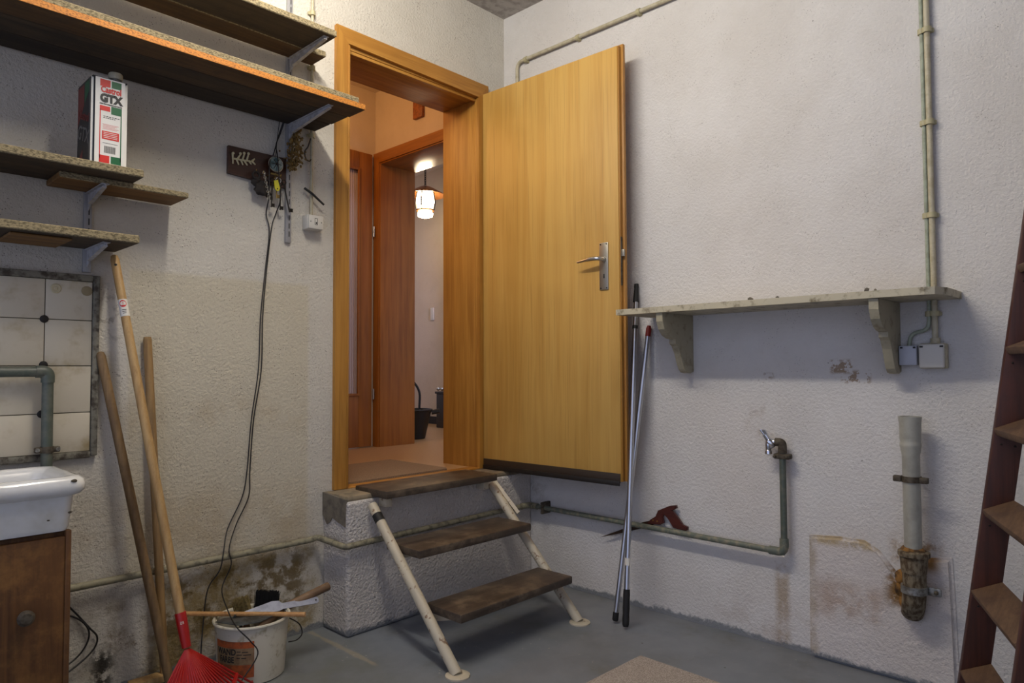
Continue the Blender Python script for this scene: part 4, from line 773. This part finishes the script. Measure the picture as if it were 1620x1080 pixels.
# ------------------------------------------------------------------ long handles leaning on the left wall
a, b = (-1.800, -0.165, 0.012), (-1.995, -0.020, 1.162)
h1 = thing('tool_handle', 'shortest dark wooden tool handle leaning next to the sink cabinet', 'tool handle', a); P_ = [along(a, b, t) for t in (0, 0.3, 0.7, 0.985, 0.997, 1.0)]
obj('shaft', tube(B(), P_, [0.015, 0.0155, 0.0155, 0.0150, 0.011, 0.005], 14), 'handle_wood_old', h1)
a, b = (-1.792, -0.078, 0.040), (-1.846, -0.020, 1.216)
h2 = thing('push_broom', 'wooden broom standing on its wooden head against the wall', 'broom', (-1.82, -0.09, 0)); P_ = [along(a, b, t) for t in (0, 0.3, 0.7, 0.99, 1.0)]
obj('shaft', tube(B(), P_, [0.014, 0.0145, 0.0145, 0.0142, 0.012], 14), 'handle_wood_grey', h2)
obj('head', box(B(), -1.905, -1.772, -0.104, -0.052, 0.018, 0.044, 0.006), 'handle_wood', h2)
bm = B()
for i in range(18):
    for j in range(5): x = -1.900 + i * 0.0072; y = -0.098 + j * 0.010; tube(bm, [(x, y, 0.020), (x + random.uniform(-0.002, 0.002), y + random.uniform(-0.004, 0.004), 0.003)], 0.0022, 4)
o = obj('bristles', bm, 'bristle_black', h2); o['kind'] = 'stuff'
a, b = Vector((-1.832, -0.330, 0.290)), Vector((-1.958, -0.022, 1.496))
rk = thing('leaf_rake', 'red plastic leaf rake with a long pale wooden handle', 'rake', (-1.80, -0.40, 0))
P_ = [along(a, b, t) for t in (0.0, 0.3, 0.7, 0.985, 0.997, 1.0)]
sf = obj('shaft', tube(B(), P_, [0.0145, 0.0150, 0.0145, 0.0140, 0.011, 0.006], 16), 'handle_wood', rk)
ax_ = (b - a).normalized(); toc = (Vector((-2.7233, -2.6536, 1.1)) - b).normalized(); pn = (toc - ax_ * toc.dot(ax_)).normalized(); pr = ax_.cross(pn) * -1
def wrapped(bmx, centre, axis, front, side, r):      # bend a flat label (x across, y along) round a shaft
    for v in bmx.verts:
        th = v.co.x / r; rad = r + v.co.z; v.co = centre + axis * v.co.y + (front * math.cos(th) + side * math.sin(th)) * rad
    return bmx
def sheet(w_, h_, nx, dz=0.0):
    bm = bmesh.new(); g = [[bm.verts.new((-w_ / 2 + w_ * i / nx, -h_ / 2 + h_ * j, dz)) for i in range(nx + 1)] for j in range(2)]
    for i in range(nx): bm.faces.new((g[0][i], g[0][i + 1], g[1][i + 1], g[1][i]))
    return bm
def disc(r, dz, sy=1.0, n=20):
    bm = bmesh.new(); c = bm.verts.new((0, 0, dz)); v = [bm.verts.new((r * math.cos(2 * PI * k / n), r * sy * math.sin(2 * PI * k / n), dz)) for k in range(n)]
    for k in range(n): bm.faces.new((c, v[k], v[(k + 1) % n]))
    return bm
cs = along(a, b, 0.845); o = obj('sticker', wrapped(sheet(0.040, 0.060, 12, 0.0004), cs, ax_, pn, pr, 0.0146), 'paper_white', sf); o['label'] = 'white and red paper sticker'
obj('sticker_mark', wrapped(disc(0.0105, 0.0008, 1.2), cs + ax_ * 0.014, ax_, pn, pr, 0.0146), 'sticker_red', sf)
for k in range(3): obj('sticker_print', wrapped(sheet(0.010, 0.0028, 4, 0.0011), cs + ax_ * (0.020 - 0.005 * k), ax_, pn, pr, 0.0146), 'paper_white', sf)
for k in range(3): obj('sticker_print', wrapped(sheet(0.014 - 0.002 * k, 0.002, 4, 0.0008), cs - ax_ * (0.008 + 0.006 * k), ax_, pn, pr, 0.0146), 'dark_print', sf)
obj('eyelet', lathe(B(), [(0.0045, 0), (0.004, 0.001)], along(a, b, 0.968) + pn * 0.0138, 12, aim(pn)), 'dark_print', sf)
so = a - ax_ * 0.080
skt = obj('socket', tube(B(), [a + ax_ * 0.030, a + ax_ * 0.026, a - ax_ * 0.03, a - ax_ * 0.06, so], [0.0165, 0.0172, 0.0165, 0.0148, 0.014], 16), 'red_plastic', rk)
tb = merge(B(), text('ES', 0.012, 0.0002)); obj('socket_mark', wrapped(tb, a - ax_ * 0.002, ax_, pn, pr, 0.0172), 'paper_white', skt)
E0, E1 = Vector((-1.985, -0.420, 0.010)), Vector((-1.596, -0.338, 0.022)); Em = Vector((-1.790, -0.520, 0.004)); NT_ = 22
def edge_pt(s_): return E0 * (1 - s_) ** 2 + (Em * 2 - (E0 + E1) / 2) * 2 * s_ * (1 - s_) + E1 * s_ ** 2
bm = B(); fan = [so + (edge_pt(k / 24) - so) * 0.42 for k in range(25)]; top = [so + ax_ * 0.004 + (edge_pt(k / 24) - so).normalized() * 0.010 for k in range(25)]
for t0, dz in ((0, 0.0),):
    f1 = [bm.verts.new(p + pn * 0.002) for p in fan]; t1v = [bm.verts.new(p + pn * 0.006) for p in top]; f2 = [bm.verts.new(p - pn * 0.002) for p in fan]; t2v = [bm.verts.new(p - pn * 0.006) for p in top]
    for k in range(24):
        bm.faces.new((t1v[k], t1v[k + 1], f1[k + 1], f1[k])); bm.faces.new((t2v[k], f2[k], f2[k + 1], t2v[k + 1])); bm.faces.new((f1[k], f1[k + 1], f2[k + 1], f2[k])); bm.faces.new((t1v[k], t2v[k], t2v[k + 1], t1v[k + 1]))
    bm.faces.new((t1v[0], f1[0], f2[0], t2v[0])); bm.faces.new((t1v[24], t2v[24], f2[24], f1[24]))
obj('fan_plate', bm, 'red_plastic', rk)
for k in range(NT_):
    e = edge_pt(k / (NT_ - 1)); d = e - so; p = [so + d * 0.10 + pn * 0.003, so + d * 0.42 + pn * 0.003, so + d * 0.93 + pn * 0.002, so + d * 1.0 - pn * 0.0 + Vector((0, 0, -0.0)), e + (-pn) * 0.020 + Vector((0, 0, 0.004))]
    obj('tine', tube(B(), p, [0.0030, 0.0040, 0.0036, 0.0034, 0.0022], 6), 'red_plastic', rk)
obj('crossbar', tube(B(), [so + (edge_pt(k / 20) - so) * 0.74 + pn * 0.004 for k in range(21)], 0.0075, 8), 'red_plastic', rk)

# ------------------------------------------------------------------ bucket and tools in it
bx, by = -1.538, -0.208; RT, RB, BH = 0.128, 0.114, 0.202
bk = thing('paint_bucket', 'dirty white paint bucket with an orange label', 'bucket', (bx, by, 0))
obj('shell', lathe(B(), [(RB - 0.006, 0.0), (RB, 0.004), (RT - 0.002, BH - 0.012), (RT - 0.004, BH), (RT - 0.009, BH), (RB - 0.006, 0.012), (0.01, 0.010)], (bx, by, 0), 48), 'bucket_plastic', bk)
obj('rim', tube(B(), [(bx + RT * math.cos(i * PI / 24), by + RT * math.sin(i * PI / 24), BH) for i in range(49)], 0.0058, 8), 'bucket_plastic', bk)
wrb = Vector((-2.7233 - bx, -2.6536 - by, 0)).normalized(); side_ = Vector((0, 0, 1)).cross(wrb)
def wrap_b(bmx, z, dz=0.0):
    for v in bmx.verts:
        zz = z + v.co.y; r = RB + (RT - RB) * zz / BH; th = (v.co.x - 0.052) / r; rad = r + 0.0005 + v.co.z; v.co = Vector((bx, by, zz)) + (wrb * math.cos(th) + side_ * math.sin(th)) * rad
    return bmx
def sheet2(x0, x1, h_, nx, dz):
    bm = bmesh.new(); g = [[bm.verts.new((x0 + (x1 - x0) * i / nx, -h_ / 2 + h_ * j, dz)) for i in range(nx + 1)] for j in range(2)]
    for i in range(nx): bm.faces.new((g[0][i], g[0][i + 1], g[1][i + 1], g[1][i]))
    return bm
LBX0, LBX1 = -0.090, 0.060
lab = obj('label', wrap_b(sheet2(LBX0, LBX1, 0.126, 22, 0.0003), 0.095), 'label_orange', bk); lab['label'] = 'torn orange and tan paper label'
obj('label_band', wrap_b(sheet2(LBX0, LBX1 - 0.001, 0.058, 22, 0.0006), 0.106), 'label_tan', lab)
def btext(s, x, z, size, nm, sx=1.0, bold=0.0004):
    a_ = text(s, size, 0.0002, bold, sx)
    for v in a_.verts: v.co.x += x; v.co.z += 0.0010
    obj(nm, wrap_b(merge(B(), a_), z), 'dark_print', lab, smooth=False)
btext('WAND', -0.040, 0.121, 0.030, 'lettering', 0.82, 0.0008); btext('FARBE', -0.038, 0.094, 0.030, 'lettering', 0.74, 0.0008)
for k, (x0, x1, z) in enumerate(((0.002, 0.016, 0.124), (0.020, 0.040, 0.122), (0.002, 0.020, 0.113), (0.024, 0.050, 0.112), (0.002, 0.014, 0.102), (0.018, 0.034, 0.101))): obj('small_print', wrap_b(sheet2(x0, x1, 0.003, 3, 0.0010), z), 'dark_print', lab, smooth=False)
he = bx + 0.096; hy = by - 0.100
obj('wire_handle', cable([(bx + 0.120, by - 0.050, BH - 0.025), (bx + 0.150, by - 0.068, BH - 0.050), (bx + 0.158, by - 0.075, BH - 0.085), (bx + 0.140, by - 0.070, BH - 0.105), (bx + 0.112, by - 0.058, BH - 0.108)], 0.0022), 'key_iron', bk)
tag(obj('cross_stick', tube(B(), [(-1.712, -0.052, 0.2185), (-1.42, -0.375, 0.2185)], 0.0085, 10), 'cross_stick_wood'), 'thin pale wooden stick lying across the bucket', 'stick')
mt = thing('hammer_handle', 'thick brown wooden handle sticking out of the bucket to the right', 'tool handle', (-1.5, -0.22, 0.12))
obj('shaft', tube(B(), [(-1.545, -0.200, 0.125), (-1.41, -0.210, 0.203), (-1.245, -0.240, 0.250), (-1.240, -0.241, 0.2515)], [0.0150, 0.0155, 0.0160, 0.0130], 14), 'mallet_wood', mt)
tr = thing('trowel', 'grey steel trowel blade lying in the bucket mouth', 'trowel', (-1.60, -0.24, 0.2))
q = [(-1.672, -0.205), (-1.628, -0.302), (-1.560, -0.322), (-1.512, -0.312), (-1.56, -0.215), (-1.62, -0.165)]
bm = prism(B(), q, 'xy', 0.2075, 0.2095)
for v in bm.verts: v.co.z += (v.co.y + 0.25) * -0.06 + abs(v.co.x + 1.59) * 0.12
obj('blade', bm, 'trowel_steel', tr, smooth=False); obj('tang', tube(B(), fillet([(-1.60, -0.20, 0.212), (-1.575, -0.17, 0.225), (-1.565, -0.16, 0.19), (-1.55, -0.15, 0.14)], 0.02), 0.005, 8), 'trowel_steel', tr); obj('grip', tube(B(), [(-1.552, -0.152, 0.15), (-1.535, -0.14, 0.06)], 0.013, 12), 'mallet_wood', tr)
spt = thing('filling_knife', 'long pale bluish steel filling knife lying across the bucket', 'filling knife', (-1.42, -0.26, 0.22))
bm = B(); A_, B_ = Vector((-1.560, -0.195, 0.222)), Vector((-1.295, -0.250, 0.214)); dd = (B_ - A_).normalized(); ss = Vector((-0.25, -0.55, -0.55)).normalized(); ss = (ss - dd * ss.dot(dd)).normalized(); nn = dd.cross(ss)
pf = [(0.0, 0.0), (0.10, -0.022), (0.125, -0.020), (0.135, -0.008), (0.265, -0.012), (0.272, -0.006), (0.272, 0.010), (0.264, 0.016), (0.135, 0.016), (0.12, 0.022), (0.01, 0.020)]
v1 = [bm.verts.new(A_ + dd * p + ss * s_ + nn * 0.0012) for p, s_ in pf]; v2 = [bm.verts.new(A_ + dd * p + ss * s_ - nn * 0.0012) for p, s_ in pf]; bm.faces.new(v1); bm.faces.new(v2[::-1])
for k in range(len(pf)): bm.faces.new((v1[k], v2[k], v2[(k + 1) % len(pf)], v1[(k + 1) % len(pf)]))
obj('blade', bm, 'spatula_steel', spt, smooth=False); obj('hang_hole', lathe(B(), [(0.0035, 0), (0.0035, 0.0005)], A_ + dd * 0.262 + ss * 0.002 + (nn if nn.dot(Vector((-.7, -.7, .2))) > 0 else -nn) * 0.0013, 10, aim(nn)), 'dark_print', spt)
def brush(name, label, base_, tip, wd, th, n, m, hm):
    b_ = thing(name, label, 'brush', base_); base_, tip = Vector(base_), Vector(tip); d = (tip - base_).normalized(); s1 = Vector((0.70, -0.70, 0.12)); s1 = (s1 - d * s1.dot(d)).normalized(); s2 = d.cross(s1); L_ = (tip - base_).length
    bm = frame_box(B(), base_ - d * 0.02 - s1 * wd / 2 - s2 * th / 2, s1, s2, d, wd, th, 0.022, 0.002); obj('ferrule', bm, hm, b_)
    bm = B()
    for i in range(n): p = base_ + s1 * random.uniform(-wd / 2, wd / 2) * 0.96 + s2 * random.uniform(-th / 2, th / 2); tube(bm, [p, p + d * L_ * random.uniform(0.85, 1.05) + s1 * random.gauss(0, 0.0025) + s2 * random.gauss(0, 0.002)], [0.0013, 0.0009], 3)
    o = obj('bristles', bm, m, b_); o['kind'] = 'stuff'; obj('handle', tube(B(), [base_ - d * 0.018, base_ - d * 0.06, base_ - d * 0.10], [0.012, 0.010, 0.012], 10), hm, b_)
brush('paint_brush', 'wide black bristle brush sticking up out of the bucket', (-1.462, -0.160, 0.192), (-1.452, -0.156, 0.262), 0.088, 0.022, 560, 'bristle_black', 'mallet_wood')
brush('paint_brush', 'worn tan bristle brush sticking up out of the bucket', (-1.548, -0.165, 0.200), (-1.562, -0.158, 0.262), 0.056, 0.024, 420, 'bristle_tan', 'mallet_wood')
